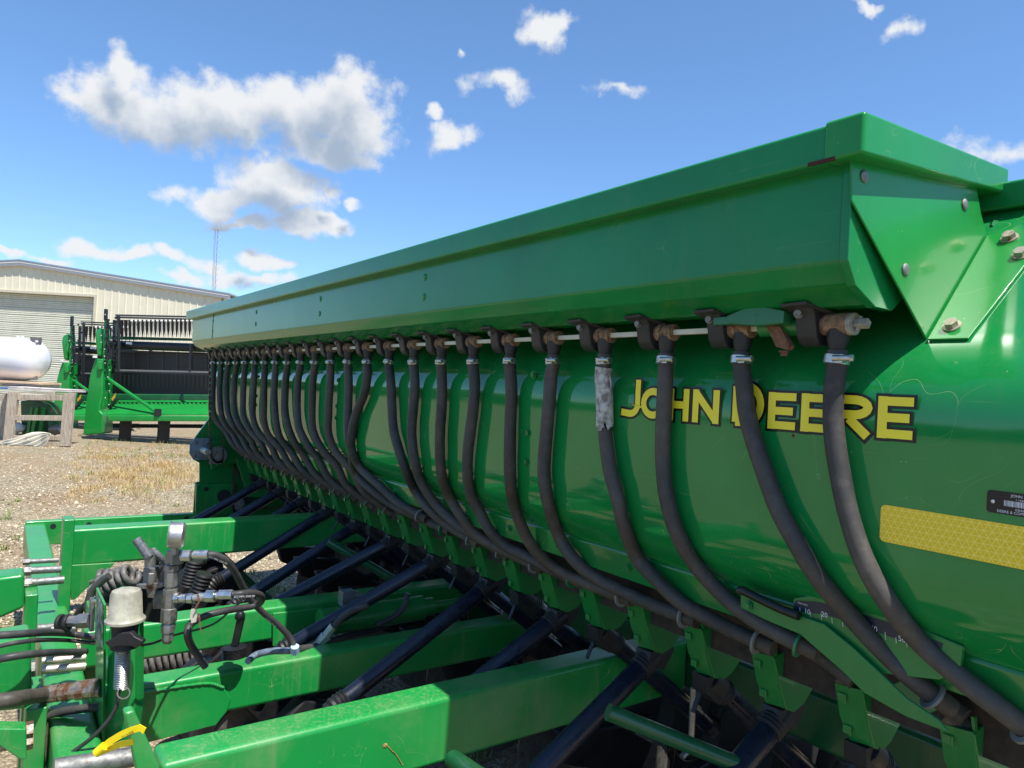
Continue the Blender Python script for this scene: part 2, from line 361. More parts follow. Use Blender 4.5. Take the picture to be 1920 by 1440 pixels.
def blades(name,spots,mat,label,kind='stuff'):
    vs=[];fs=[]
    for (x,y,rad,cnt,h,wd) in spots:
        for i in range(cnt):
            a=random.uniform(0,6.283); rr=rad*math.sqrt(random.random()); px=x+rr*math.cos(a); py=y+rr*math.sin(a)
            hh=h*random.uniform(.25,1.15)*random.uniform(.5,1); t=random.uniform(0,6.283); ln=hh*random.uniform(.2,1.3); dx,dy=math.cos(t),math.sin(t); w2=wd*random.uniform(.6,1.3)
            o=len(vs); z=-H-.01
            vs+=[(px-dy*w2,py+dx*w2,z),(px+dy*w2,py-dx*w2,z),(px+dx*ln*.4+dy*w2*.8,py+dy*ln*.4-dx*w2*.8,z+hh*.6),(px+dx*ln*.4-dy*w2*.8,py+dy*ln*.4+dx*w2*.8,z+hh*.6),(px+dx*ln,py+dy*ln,z+hh)]
            fs+=[(o,o+1,o+2,o+3),(o+3,o+2,o+4)]
    me=bpy.data.meshes.new(name); me.from_pydata(vs,[],fs); me.materials.append(mat)
    o=bpy.data.objects.new(name,me); COL.objects.link(o); tag(o,label,'weeds' if 'weed' in name else 'grass',kind=kind); return o
def vmat(name,a,b):
    m=MT(name); oi=m.n.new('ShaderNodeNewGeometry').outputs['Random Per Island']; m.set(Base_Color=m.mix(oi,a,b),Roughness=.7); m.b.inputs['Subsurface Weight'].default_value=.0; return m.m
g_gr=vmat('grass_green',(.10,.15,.025),(.26,.32,.08)); g_dry=vmat('grass_dry',(.34,.17,.07),(.58,.46,.19))
def gp(x,y): p=onZ((x,y),-H); return (p.x,p.y)
sp=[]
for i in range(190):
    x=random.choice([random.gauss(290,70),random.uniform(150,365)]); y=random.gauss(885,26); 
    if 830<y<950 and x<372: sp.append((*gp(x,y),.16,70,.13,.002))
blades('dry_grass',sp,g_dry,'reddish dry grass patch on the gravel beyond the hitch frame')
sp=[]
for i in range(90):
    y=random.uniform(826,860); x=random.uniform(150,366); sp.append((*gp(x,y),.09,10,.10,.004))
for i in range(70): sp.append((*gp(random.uniform(225,368),random.uniform(832,930)),.10,12,.09,.003))
for i in range(70): sp.append((*gp(random.uniform(0,366),random.uniform(850,965)),.05,9,.06,.003))
for (x,y,k) in ((8,975,1.6),(135,897,1),(168,890,1),(33,940,.8),(8,1030,.8),(28,1180,1.2),(35,1010,.6),(210,892,.8),(330,950,.8),(232,800,1),(150,818,.9)): sp.append((*gp(x,y),.05*k,30,.10*k,.004))
for (x,y) in ((455,1075),(490,1120),(575,1115),(600,1090),(520,1090),(540,1140),(465,1100),(615,1110),(480,1085),(500,1100),(470,1060),(530,1120),(560,1130),(590,1105),(545,1105),(515,1130),(250,1075),(290,1075),(445,1075),(900,1400),(940,1380)):
    sp.append((*gp(x,y+18),.07,34,.09,.004))
blades('green_weeds',sp,g_gr,'scattered green weeds sprouting from the gravel yard')

# ------------------------------------------------------------------ metal building
def building():
    D=29.7; rt=empty('metal_shed')
    def W(u,d,z): return Rv*u+Fv*d+Zv*z
    def U(px,py,D=29.7): p=onF((px,py),D); return p.dot(Rv),p.z
    ue,ze=U(420,556); ur,zr=U(42,495); ul=ur-(ue-ur); zb=-H-.1
    sid=MT('cream_siding'); c=sid.mix(sid.noise(2,5),(.62,.57,.42),(.76,.71,.55)); sid.set(Base_Color=c,Roughness=.5); sid=sid.m
    ud0,_=U(-140,548); ud1,zd=U(178,557)
    # gable wall around the door: vertical ribs are real folds
    b=MB(); pitch=.3
    def top(u): return zr-(abs(u-ur)/(ue-ur))*(zr-ze)
    u=ul; seq=[]
    while u<ue-.01:
        for du,dd in ((0,0),(.02,-.025),(.045,-.025),(.065,0)):
            uu=u+du
            if uu<=ue: seq.append((uu,dd))
        u+=pitch
    seq.append((ue,0))
    for (a,da),(b2,db) in zip(seq[:-1],seq[1:]):
        mid=(a+b2)/2; lo=zd if ud0<mid<ud1 else zb
        P=[W(a,D+da,lo),W(b2,D+db,lo),W(b2,D+db,top(b2)),W(a,D+da,top(a))]; b.add(P,[(0,1,2,3)])
    b.build('wall',sid,rt,smooth=0)
    b=MB(); b.prism([W(ue,D,zb),W(ue,D+30,zb),W(ue,D+30,ze),W(ue,D,ze)],-Rv*.1); b.build('side_wall',sid,rt)
    b=MB() # rolling door slats
    z=zb; dm=plain('door_slats',(.58,.58,.47),.5,nz=.08,scale=3)
    while z<zd:
        prof=[(0,0),(-.02,.02),(-.02,.055),(0,.075)]
        for (d0,z0),(d1,z1) in zip(prof[:-1],prof[1:]): b.add([W(ud0,D+.22+d0,z+z0),W(ud1,D+.22+d0,z+z0),W(ud1,D+.22+d1,z+z1),W(ud0,D+.22+d1,z+z1)],[(0,1,2,3)])
        z+=.078+(.0 if int(z*9)%3 else .02)
    b.add([W(ud0,D+.24,zb),W(ud1,D+.24,zb),W(ud1,D+.24,zd),W(ud0,D+.24,zd)],[(0,1,2,3)])
    rd=b.build('rolling_door',dm,rt,smooth=0)
    b=MB(); b.prism([W(ud1,D-.06,zb),W(ud1+.1,D-.06,zb),W(ud1+.1,D-.06,zd+.1),W(ud1,D-.06,zd+.1)],Fv*.3); b.prism([W(ud0,D-.06,zd),W(ud1,D-.06,zd),W(ud1,D-.06,zd+.1),W(ud0,D-.06,zd+.1)],Fv*.3)
    b.build('door_frame',plain('door_trim',(.55,.50,.38),.5),rd)
    b=MB()
    for s_,u1 in ((1,ue+.25),(-1,ul-.25)):
        zt=zr-(abs(u1-ur)/(ue-ur))*(zr-ze)
        for dz,th,dd in ((.0,.10,-.16),(.10,.09,-.20)):
            P=[W(ur,D+dd,zr+dz-.08),W(u1,D+dd,zt+dz-.08),W(u1,D+dd,zt+dz-.08+th),W(ur,D+dd,zr+dz-.08+th)]; b.prism(P,Fv*.25)
    b.build('rake_trim',plain('white_trim',(.62,.62,.62),.4,nz=.05),rt,bevel=.01)
    b=MB()
    for u1 in (ue+.3,ul-.3):
        zt=zr-(abs(u1-ur)/(ue-ur))*(zr-ze); P=[W(ur,D-.22,zr+.115),W(u1,D-.22,zt+.115),W(u1,D-.22,zt+.165),W(ur,D-.22,zr+.165)]; b.prism(P,Fv*32)
    b.build('roof',metal('roof_sheet',(.6,.6,.6),.4),rt)
    tag(rt,'long cream metal shed with ribbed siding and a wide rolling door','shed')
building()
def mast():
    D=62; rt=empty('radio_mast'); p0=onF((402,575),D); p1=onF((405,430),D); b=MB()
    for k in range(3):
        a=2.1*k; o=Rv*math.cos(a)*.17+Fv*math.sin(a)*.17; b.tube([Vector((p0.x,p0.y,-H))+o,p1+o*.8],.02,6)
    z=-1.; 
    while z<p1.z-.3:
        for k in range(3):
            a,a2=2.1*k,2.1*(k+1); t=(z+1)/(p1.z+1); c=Vector((p0.x,p0.y,z)); c2=Vector((p0.x,p0.y,z+.5)); b.tube([c+Rv*math.cos(a)*.16+Fv*math.sin(a)*.16,c2+Rv*math.cos(a2)*.16+Fv*math.sin(a2)*.16],.010,4)
        z+=.5
    b.build('lattice_tower',metal('galvanised',(.42,.44,.46),.5),rt)
    b=MB(); b.tube([p1-Rv*.4,p1+Rv*.4],.04,6); b.tube([p1,p1+Zv*.4],.02,6); b.build('antenna',alu,rt)
    tag(rt,'slender lattice radio mast rising behind the cream shed roof','mast')
mast()
def woods():
    m=vmat('far_leaves',(.035,.06,.015),(.09,.13,.035)); vs=[];fs=[]
    n=9000; a=rng.uniform(0,1,n); 
    ang=np.radians(150+200*a); d=rng.uniform(110,130,n); hgt=6+3.5*np.sin(ang*9)+2*np.sin(ang*23+1); z=-H+rng.random(n)**.8*hgt
    for i in range(n):
        c=np.array([math.sin(ang[i])*d[i],math.cos(ang[i])*d[i],z[i]]); q=rng.normal(size=(4,3))*1.2; o=len(vs); vs+=[tuple(c+k) for k in q]; fs.append((o,o+1,o+2,o+3))
    me=bpy.data.meshes.new('far_wood'); me.from_pydata(vs,[],fs); me.materials.append(m); o=bpy.data.objects.new('far_wood',me); COL.objects.link(o); tag(o,'distant belt of green trees mirrored in the glossy paint','wood',kind='stuff')
woods()

# ------------------------------------------------------------------ harvest headers in the yard
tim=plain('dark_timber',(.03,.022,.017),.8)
blackm=plain('black_poly',(.014,.014,.016),.35,nz=.3,scale=2)
def header(name,D,dx,dy,s,label,right):
    # shapes measured on the nearer header, moved by (dx,dy) and scaled by s about the end shield for the farther one
    rt=empty(name)
    def P(x,y,d=0): return onF(((x-190)*s+190+dx,(y-700)*s+700+dy),D+d)
    def pp(b,pts,d0,th): b.prism([P(x,y,d0) for x,y in pts],Fv*th); return b
    pp(MB(),[(178,672),(193,673),(192,735),(186,770),(193,777),(192,813),(155,816),(160,760),(168,705),(172,690)],-.5,.45).build('end_shield',green_new,rt,bevel=.03)
    pp(MB(),[(183,677),(190,677),(190,693),(183,694)],-.58,.1).build('shield_lamp_box',green_new,rt,bevel=.02)
    b=pp(MB(),[(178,620),(184,616),(192,613),(193,640),(190,650),(189,668),(181,668),(179,650),(177,632)],-.3,.35); b.build('arm_housing',green_new,rt,bevel=.05)
    b=MB(); b.bar(P(199,579,-.35),P(195,690,-.35),.055,.06); b.bar(P(195,680,-.35),P(191,792,-.35),.09,.1); b.build('lift_arm',green_new,rt,bevel=.01)
    b=MB(); b.bar(P(199,580,-.42),P(198,600,-.42),.085,.05); b.bar(P(202,598,-.42),P(202,675,-.42),.04,.04); b.bar(P(190,700,-.3),P(189,792,-.3),.07,.1)
    for k in range(16): b.sph(P(random.uniform(195,206),600+k*7,-.45),.03,seg=6)
    b.build('hydraulics',blackm,rt)
    b=MB()
    for k in range(14): b.sph(P(random.uniform(188,207),590+k*13,-.47),.014,seg=6)
    b.cyl(P(178,671,-.55),P(178,667,-.55),.05); b.build('fittings',plain('white_fitting',(.7,.7,.68),.3),rt)
    for q in range(2):
        b=MB(); hx=[(200,640),(206,655),(203,672),(197,690)] if q else [(197,620),(204,640),(201,660)]
        b.tube(cr([P(x,y,-.48) for x,y in hx]),.014,6); b.build('hydraulic_hose',blackm,rt)
    # back sheet
    pp(MB(),[(201,655),(right,664),(right,745),(201,742)],.35,.05).build('back_sheet',plain('black_backsheet',(.022,.022,.024),.4,nz=.2,scale=1.5),rt)
    b=MB()
    xx=225
    while xx<right:
        pp(b,[(xx,656),(xx+.5,656),(xx+.5,695),(xx,695)],.33,.02)
        for k in range(8):
            if k%8==0 and xx>226: pass
            pp(b,[(xx+1,660+k*4.6),(xx+25,661+k*4.6),(xx+25,661.8+k*4.6),(xx+1,660.8+k*4.6)],.335,.015)
        xx+=27
    b.build('sheet_ribs',plain('rib_black',(.006,.006,.006),.6),next(c for c in rt.children if c.name.startswith('back_sheet')))
    b=MB(); b.tube([P(203,646,.0),P(right,655,.0)],.105,14); reel=b.build('reel_tube',blackm,rt)
    b=MB(); pp(b,[(236,641),(247,642),(247,646),(236,645)],-.13,.02); b.build('sticker',white,reel)
    for (ya,yb,dd) in ((595,601,-.25),(591,596,.25),(694,699,-.2)):
        b=MB(); b.bar(P(217,ya,dd),P(right,yb,dd),.05,.04); b.build('reel_bat',metal('bat_metal',(.13,.12,.12),.4) if ya<690 else castg,reel)
    b=MB(); b.bar(P(358,645,-.2),P(357,697,-.2),.07,.05); b.build('reel_support',blackm,reel)
    b=MB(); b.bar(P(222,593,-.25),P(222,697,-.2),.10,.06); b.bar(P(215,600,-.1),P(213,700,-.1),.06,.06)
    for k in range(13): b.sph(P(216+random.uniform(-5,3),596+k*8,-.3),.03,seg=6)
    b.build('reel_end',blackm,reel)
    b=MB(); c=MB(); b2=MB(); x=228.
    while x<right:
        a=P(x,600,-.28); e=P(x-1,632,-.2); b.tube([a,(a+e)/2,e],.03,5,rs=[.045,.035,.005])
        a=P(x-2,703,-.25); e=P(x-2.5,728,-.22); b2.tube([a,e],.02,5,rs=[.02,.008])
        if x>238: c.sph(P(x+3,602,-.32),.032,seg=8); c.tube([P(x+3,606,-.3),P(x+3,628,-.22)],.013,5)
        x+=8
    b.build('reel_tines',blackm,reel); b2.build('reel_tines',blackm,reel); c.build('tine_clips',plain('pale_plastic',(.7,.68,.62),.5),reel)
    b=MB(); pp(b,[(203,630),(right,637),(right,641),(203,636)],.45,.05); b.build('top_beam',green_dk,rt)
    # trough
    pp(MB(),[(196,738),(right,740),(right,753),(199,753)],.25,.2).build('rear_beam',green_dk,rt,bevel=.03)
    pp(MB(),[(205,795),(right,796),(right,803),(205,802)],.75,.1).build('shade_rail',tim,rt)  # dark rail added to stand for the shadow under the header
    b=MB(); A=[P(206,753,.2),P(right,753,.2),P(right,779,-.7),P(200,779,-.7)]; b.prism(A,Zv*.03); b.build('trough',green_new,rt)
    pp(MB(),[(200,779),(right,780),(right,790),(203,790)],-.75,.1).build('cutter_bar',green_new,rt,bevel=.02)
    b=MB(); x=222
    while x<right: pp(b,[(x,754),(x+1,754),(x+1.6,762),(x+.6,762)],-.05,.05); x+=8
    b.build('guards',blackm,rt)
    b=MB(); b.bar(P(200,708,-.3),P(294,773,-.72),.075,.06); b.build('brace',green_new,rt,bevel=.01)
    b=MB(); b.box(P(296,773,-.74),(.14,.1,.16)); b.bar(P(205,765,-.4),P(221,748,-.4),.09,.05); b.build('brace_foot',blackm,rt)
    pp(MB(),[(209,747),(217,737),(216,745),(210,752)],-.45,.02).build('warning_flag',plain('amber',(.55,.30,.02),.4),rt)
    for x in (236,308):
        if x<right: q=P(x,788,-.4); b=MB(); b.bb((q.x-.11,q.y-.15,-H-.02),(q.x+.11,q.y+.15,q.z)); b.build('support_block',tim,rt)
    tag(rt,label,'harvester header','green grain headers parked by the shed')
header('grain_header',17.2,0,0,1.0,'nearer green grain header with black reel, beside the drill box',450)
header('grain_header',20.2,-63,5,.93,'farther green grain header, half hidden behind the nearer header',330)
# ------------------------------------------------------------------ tank, crates, timber
wood=MT('weathered_wood'); wv=wood.map(scale=(1,1,1)); wood.set(Base_Color=wood.mix(wood.mr(wood.noise(9,6,.7,vec=wood.map(scale=(4,4,.6))),.3,.7),(.24,.185,.13),(.56,.48,.37)),Roughness=.85); wood.bump(wood.noise(40,5,.7),.4,.004); wood=wood.m
woodn=plain('fresh_lumber',(.62,.43,.27),.7,nz=.2,scale=6); woodg=plain('grey_lumber',(.50,.46,.42),.8,nz=.3,scale=7)
def tank():
    D=16.1; rt=empty('propane_tank'); c=onF((25,673),D); hr=onF((25,633),D).z-c.z; L2=.74
    wm=MT('white_tank_paint').set(Base_Color=(.72,.72,.72),Roughness=.28,Coat_Weight=.4).m
    b=MB(); pts=[];rs=[]; 
    u1=(onF((86,673),D)-c).dot(Rv)
    for t,rr in ((-1.5,0.02),(-1.47,.35),(-1.38,.62),(-1.2,.86),(-.95,.98),(-.8,1),(0,1),(.35,1),(.55,.97),(.75,.87),(.9,.66),(.97,.42),(1,.02)):
        pts.append(c+Rv*(t*u1)); rs.append(rr*hr)
    b.tube(pts,1,32,rs=rs); b.build('shell',wm,rt,smooth=60)
    b=MB(); q=onF((70,641),D)-Fv*.05; b.cyl(q-Zv*.12,q+Zv*.09,.11,20); b.build('valve_dome',plain('grey_dome',(.12,.12,.13),.5),rt,smooth=40)
    q2=onF((69,640),D-.17); b=MB(); b.box(q2,(.05,.02,.04)); b.build('dial',white,rt)
    b=MB()
    for x in (34,42): b.box(onF((x,633),D),(.06,.06,.07))
    b.build('lifting_lug',wm,rt)
    b=MB()
    for x in (4,62): p=onF((x,709),D); b.box(p,(.16,.3,.09))
    b.build('saddle',castg,rt)
    tag(rt,'white horizontal gas tank with grey valve dome, resting on timber','tank')
tank()
def obox(b,px0,py0,px1,py1,D,th): # upright box from picture corners at distance D
    p=onF(((px0+px1)/2,py0),D); q=onF(((px0+px1)/2,py1),D); a=onF((px0,(py0+py1)/2),D).dot(Rv); e=onF((px1,(py0+py1)/2),D).dot(Rv)
    z1,z0=p.z,q.z; P=[Rv*u_+Fv*D+Zv*z_ for u_,z_ in ((a,z0),(e,z0),(e,z1),(a,z1))]; b.prism(P,Fv*th)
def crate(D,dx,label):
    rt=empty('timber_crate'); 
    def q(x,y,d=0): return onF((x+dx,y),D+d)
    for side in (0,1.15):
        for (x0,x1,xb0,xb1) in ((14,32,4,21),(119,138,111,129)):
            b=MB(); b.prism([q(x0,737,side),q(x1,737,side),q(xb1,837,side),q(xb0,837,side)],Fv*.09); b.build('post',wood,rt,bevel=.006)
        for (y0,y1,x0,x1) in ((739,750,32,120),(778,788,27,117),(816,825,22,112),(827,837,21,112)):
            b=MB(); b.prism([q(x0,y0+.3,side+.02),q(x1,y0+1.3,side+.02),q(x1,y1+1,side+.02),q(x0,y1,side+.02)],Fv*.05); b.build('rail',wood,rt,bevel=.005)
    for d in (.1,.45,.8,1.1):
        b=MB(); b.prism([q(15,734,d),q(136,737,d),q(136,739,d),q(15,737,d)],Fv*.14); b.build('top_board',wood,rt)
    tag(rt,label,'crate','weathered timber crates left of the headers')
crate(14.74,0,'weathered open timber crate with a pale cloth spilling out')
crate(15.6,-116,'weathered timber crate cut by the left edge of the photo')
def stack():
    for i,(x0,x1,y0,y1,D,m,l) in enumerate(((-20,78,715,719,15.6,woodn,'orange fresh plank directly under the white tank'),(-20,77,719.5,722,15.65,woodg,'grey plank just below the fresh orange plank'),
        (-20,76,723,726,15.7,woodg,'lowest grey plank of the stack left of the headers'),(16,134,727.5,729.5,14.95,woodg,'upper white-washed board lying along the crate top'),(14,135,730.5,732.5,14.85,woodg,'middle white-washed board lying along the crate top'),
        (-20,20,726.5,729,15.05,blue,'short blue-painted board at the left edge of the photo'))):
        b=MB(); obox(b,x0,y0,x1,y1,D,.7 if i<3 else .5); o=b.build('plank',m,bevel=.004); tag(o,l,'plank','planks stacked on the crates')
stack()
def inner():
    rt=empty('scrap_bin'); D=15.4
    def q(x,y,d=0): return onF((x,y),D+d)
    b=MB(); P=cr([q(38,752),q(60,750),q(80,757),q(92,775)],4); Q=[q(92,815),q(40,815)]; b.prism(P+Q,Fv*.5); b.build('side_panel',green_dk,rt,bevel=.02)
    for x0,x1 in ((78,74),(56,52),(66,60)):
        b=MB(); b.bar(q(x0+4,764,-.1),q(x1,818,-.1),.04,.06); b.build('rib',green_new,rt)
    tag(rt,'dark green curved steel part stored inside the timber crate','machine part')
    cm=MT('canvas_cloth').set(Base_Color=(.62,.57,.45),Roughness=.9).m
    D=14.6; rows=14; cols=26; v=[];f=[]
    path=cr([onF(p,D) for p in ((96,816),(84,822),(66,829),(40,836),(15,838),(-10,840))],5); n=len(path)
    wds=[.04+.62*math.sin(min(1,i/(n*.55))*math.pi*.5)*(1-.8*max(0,i/n-.35)/.65) for i in range(n)]
    for i,p in enumerate(path):
        for k in range(rows):
            t=k/(rows-1)-.5; fold=.02*math.sin(k*2.2+i*.25)
            q=p+Zv*(t*wds[i]*.55+.03)-Fv*(.02+fold+.10*(.25-t*t))-Rv*(t*wds[i]*.4); q.z=max(q.z,-H+.01); v.append(tuple(q))
    for i in range(n-1):
        for k in range(rows-1): a=i*rows+k; f.append((a,a+1,a+rows+1,a+rows))
    b=MB(); b.v=v; b.f=f; o=b.build('canvas_cloth',cm,smooth=180); so=o.modifiers.new('s','SOLIDIFY'); so.thickness=.01; tag(o,'bunched cream canvas cloth trailing out of the timber crate','cloth')
    for i,(x,y,l,m) in enumerate(((34,802,'crumpled white sack inside the left side of the crate',white),(105,806,'grey rounded sack inside the right side of the crate',castg))):
        b=MB(); p=onF((x,y),15.3); b.sph(p,.12,1.2,1,.9,10); o=b.build('sack',m,smooth=60); o_v=o.data.vertices
        for vv in o_v: vv.co+=Vector((random.uniform(-.02,.02),)*3)
        tag(o,l,'sack')
inner()

# ================================================================== THE SEED DRILL
DR=empty('seed_drill'); tag(DR,'long green grain seed drill with black seed hoses and open hitch frame','seed drill')
Y0,Y1=.59,5.20; SP=.1905
def px(b,prof,y0,y1): # extrude an XZ outline along the machine
    b.prism([(x,y0,z) for x,z in prof],(0,y1-y0,0)); return b
# ---- small seed box
box=px(MB(),[(1.027,.40),(1.027,.228),(1.05,.196),(1.11,.171),(1.156,.171),(1.19,.196),(1.42,.38),(1.42,.40)],Y0+.004,Y1).build('small_seed_box',green_b,DR,bevel=.004)
# end panel folded flange
def offs(prof,d): return prof
ep=px(MB(),[(1.022,.40),(1.022,.226),(1.046,.191),(1.107,.165),(1.160,.165),(1.196,.19),(1.26,.30),(1.26,.40)],Y0-.012,Y0+.0035).build('end_panel',green_b,box,bevel=.002)
b=MB()
for (bx,bz) in ((.52,.0),):
    pass
for y in (1.92,2.80,3.70,4.62):
    o=MB(); 
    for z in (.335,.275): o=MB(); o.sph((1.0268,y,z),.0115,.35,1,1,14); o.build('panel_bolt',green_b,box,smooth=60)
# panel seams and far panel joint
px(MB(),[(1.0245,.395),(1.0245,.229),(1.027,.229),(1.027,.395)],4.62,4.645).build('panel_joint',green_b,box)
# ---- lid (slopes up to the rear)
def lidmb(y0,y1,dz,dx=0):
    sl=.032/.508; b=MB(); x0,x1=.992-dx,1.50; z0,z1=.372,.431+dz
    b.add([(x0,y0,z0),(x0,y0,z1),(x0,y1,z1),(x0,y1,z0),(x1,y0,z0+.047),(x1,y0,z1+sl*(x1-x0)),(x1,y1,z1+sl*(x1-x0)),(x1,y1,z0+.047)],
      [(0,1,2,3),(5,4,7,6),(1,5,6,2),(0,4,5,1),(3,2,6,7),(0,3,7,4)]); return b
lid=lidmb(.604,5.255,0).build('lid',green_b,DR,bevel=.006,seg=3)
cap=lidmb(.545,.608,.004,.003).build('lid_end_cap',paint('green_paint_lid_end',(.012,.25,.045),.28,.15,dust=.15,scr=.6,spec=.35),lid,bevel=.006,seg=3)
b=MB(); 
px(b,[(.9885,.3725),(.9885,.378),(.992,.378),(.992,.3725)],.588,.632); b.build('rust_patch',plain('rust_red',(.06,.014,.008),.8,nz=.5,scale=120),lid)
p=onY((1778,290),.548); b=MB(); b.sph(p+Vector((0,-.001,0)),.006,.7,.25,1.2,8); b.sph(p+Vector((-.004,-.001,-.012)),.003,.6,.25,1.6,8); b.build('paint_chip',plain('chip',(.6,.5,.25),.8),lid)
# ---- hopper
prof=[(1.60,.45),(1.43,.37),(1.165,.135)]
for k in range(1,7):
    a=k/6; prof.append((1.165-.05*math.sin(a*math.pi/2)**1.0, .135-.075*(1-math.cos(a*math.pi/2))**1.0 -.02*a))
prof=[(1.60,.45),(1.500,.391),(1.42,.311),(1.34,.231),(1.28,.171),(1.25,.141),(1.234,.125),(1.214,.103),(1.194,.078),(1.177,.047),(1.168,.015),(1.165,-.02)]
prof+=[(1.165,-.08),(1.165,-.16),(1.166,-.195),(1.169,-.228),(1.175,-.256),(1.184,-.283),(1.195,-.306),(1.208,-.325),(1.224,-.343),(1.250,-.372)]
front=prof[:]
hop_prof=front+[(1.285,-.385),(1.60,-.385)]
HP=[(x,z) for x,z in front]
def hopx(z):
    pr=front[11:]
    for (x0,z0),(x1,z1) in zip(pr[:-1],pr[1:]):
        if z1<=z<=z0: return x0+(x1-x0)*(z-z0)/(z1-z0)
    return 1.165 if z>-.1 else 1.25
# subdivide profile smoothly
cp=cr([(x,0,z) for x,z in front[1:]],4); cp=[(p.x,p.z) for p in cp]
hp=[(1.60,.45)]+cp+[(1.60,-.372)]
hopper=px(MB(),hp,.20,5.17).build('hopper',green_h,DR,smooth=40)
fl=px(MB(),[(1.250,-.372),(1.247,-.379),(1.268,-.443),(1.292,-.450),(1.292,-.372)],.24,5.165).build('flange',green,hopper,bevel=.002)
for k in range(17):
    y=.98+k*.255+random.uniform(-.03,.03); MB().hexb((1.256,y,-.408),(-1,0,-.3),.008,.006).build('flange_bolt',green,hopper)
for (a,bb2) in ((1001,703),(990,812),(987,866)):
    q=onX((a,bb2),1.165); MB().hexb((1.165,q.y,q.z),(-1,0,0),.008,.005).build('panel_bolt',green,hopper)
for y in (2.9,4.1):
    for z in (.01,-.1,-.15): MB().hexb((1.165,y,z),(-1,0,0),.008,.005).build('panel_bolt',green,hopper)
# hopper end plate strip at the far end
px(MB(),[(1.15,.17),(1.15,-.2),(1.16,-.30),(1.27,-.45),(1.5,-.45),(1.5,.35),(1.2,.3)],5.168,5.18).build('end_plate',green_b,hopper,bevel=.002)
# ---- main lid behind
b=MB(); 
b.add([(1.41,.5,.375),(1.41,.5,.425),(1.41,5.2,.425),(1.41,5.2,.375),(2.2,.5,.40),(2.2,.5,.455),(2.2,5.2,.455),(2.2,5.2,.40)],[(0,1,2,3),(5,4,7,6),(1,5,6,2),(0,4,5,1),(3,2,6,7),(0,3,7,4)])
for i,v in enumerate(b.v):
    if v[0]<1.5: b.v[i]=(1.475,v[1],v[2]+.012)
b.build('main_lid',green_b,DR,bevel=.006,seg=3)
px(MB(),[(1.50,.39),(1.44,.30),(1.55,.30),(1.7,.39)],.55,5.1).build('lid_hinge_channel',green_dk,hopper,bevel=.01)
# ---- gusset plates at the near end
GY=.572
def gy(p,t): return onY(p,GY-.035*t)
gp1=[gy((1597,300),0),gy((1598,376),.1),gy((1738,636),1),gy((1851,440),.45),gy((1838,400),.3),gy((1826,352),.1),gy((1812,338),.0)]
for i in range(len(gp1)): pass
# plane fitted through three of its corners so the plate is truly flat
def flat(pix,A,B,C):
    n=(B-A).cross(C-A).normalized(); out=[]
    for p in pix:
        d=Vector(ray(*p)); out.append(d*(n.dot(A)/n.dot(d)))
    return out,n
A,B_,C_=onY((1597,300),.574),onY((1738,636),.555),onY((1851,440),.554)
g1p,n1=flat([(1597,296),(1598,376),(1738,636),(1851,440),(1840,400),(1830,340)],A,B_,C_)
if n1.y>0: n1=-n1
gus=MB().prism(g1p,-n1*.004).build('gusset_plate',paint('green_paint_gusset',(.012,.24,.04),.28,.15,dust=.12,scr=1.,spec=.35),DR,bevel=.0015)
Bb=onY((1738,636),.555)+Vector((-.0025,0,.0025)); Cb=Bb+Vector((.2,0,.2)); Db=Bb+Vector((0,-.06,0))
g2p,n2=flat([(1738,636),(1815,634),(1921,497),(1960,440),(1905,425),(1851,440)],Bb,Cb,Db)
if n2.x>0: n2=-n2
MB().prism(g2p,-n2*.004).build('gusset_flange',gus.data.materials[0],gus,bevel=.0015)
def on_plane(p,A,n): d=Vector(ray(*p)); return d*(n.dot(A)/n.dot(d))
for p,dome in (((1620,331),1),((1808,384),1),((1697,506),1)):
    q=on_plane(p,A,n1); b=MB(); b.sph(q+n1*.001,.0105,1,.35,1,16); b.build('carriage_bolt',steel,gus,smooth=60)
for p in ((1785,612),(1893,447),(1915,478)):
    q=on_plane(p,Bb,n2); MB().hexb(q,n2,.0105,.009).build('hex_bolt',metal('weathered_bolt',(.5,.45,.36),.5,.2),gus)
q=on_plane((1866,425),Bb,n2)+Vector((.03,.02,0)); MB().hexb(q,Vector((-.5,-.7,.3)),.011,.02).build('hex_bolt',green,gus)
# ---- support shaft, brackets, hoses
sh=MB(); sh.bb((1.1355,.64,.1390),(1.1465,5.12,.1500)); sh.bev=None
sh.build('metering_shaft',ivory,DR,bevel=.001)
def yk(k): return .6565+SP*k
HX=1.141; HZ=.1445
def bracket(k):
    y=yk(k)+.044; rt=None
    b=MB() # plastic housing: bolting lip, curved cup around the shaft
    w=.05; 
    side=[(1.095,.174),(1.105,.176),(1.180,.166),(1.178,.150),(1.169,.125),(1.158,.112),(1.143,.107),(1.128,.110),(1.117,.122),(1.112,.140),(1.108,.160)]
    b.prism([(x,y-w/2+.006,z) for x,z in side],(0,w-.012,0))
    o=b.build('feed_housing',brkt,DR,bevel=.004)
    c=MB(); c.prism([(1.082,y+.030,.178),(1.082,y-.018,.180),(1.15,y-.040,.164),(1.15,y+.032,.164)],(0.001,0,-.006)); c.build('bolting_lip',brkt,o,bevel=.001)
    c=MB(); c.hexb((1.108,y+.010,.163),(-1,-.25,0),.0065,.006); c.build('lip_bolt',steel,o)
    c=MB(); c.cyl((HX,y-w/2+.008,HZ),(HX,y-w/2-.040,HZ),.0175,18); c.cyl((HX,y-w/2-.001,HZ),(HX,y-w/2-.012,HZ),.020,18); c.build('collar',rustd,o)
    c=MB(); c.tube([(HX,yk(k),HZ-.008),(HX,yk(k),.122),(HX,yk(k),.112),(HX,yk(k),.104),(HX,yk(k),.06)],.015,14,rs=[.019,.0185,.0165,.0135,.0135]); c.build('spout',brkt,o)
    return o
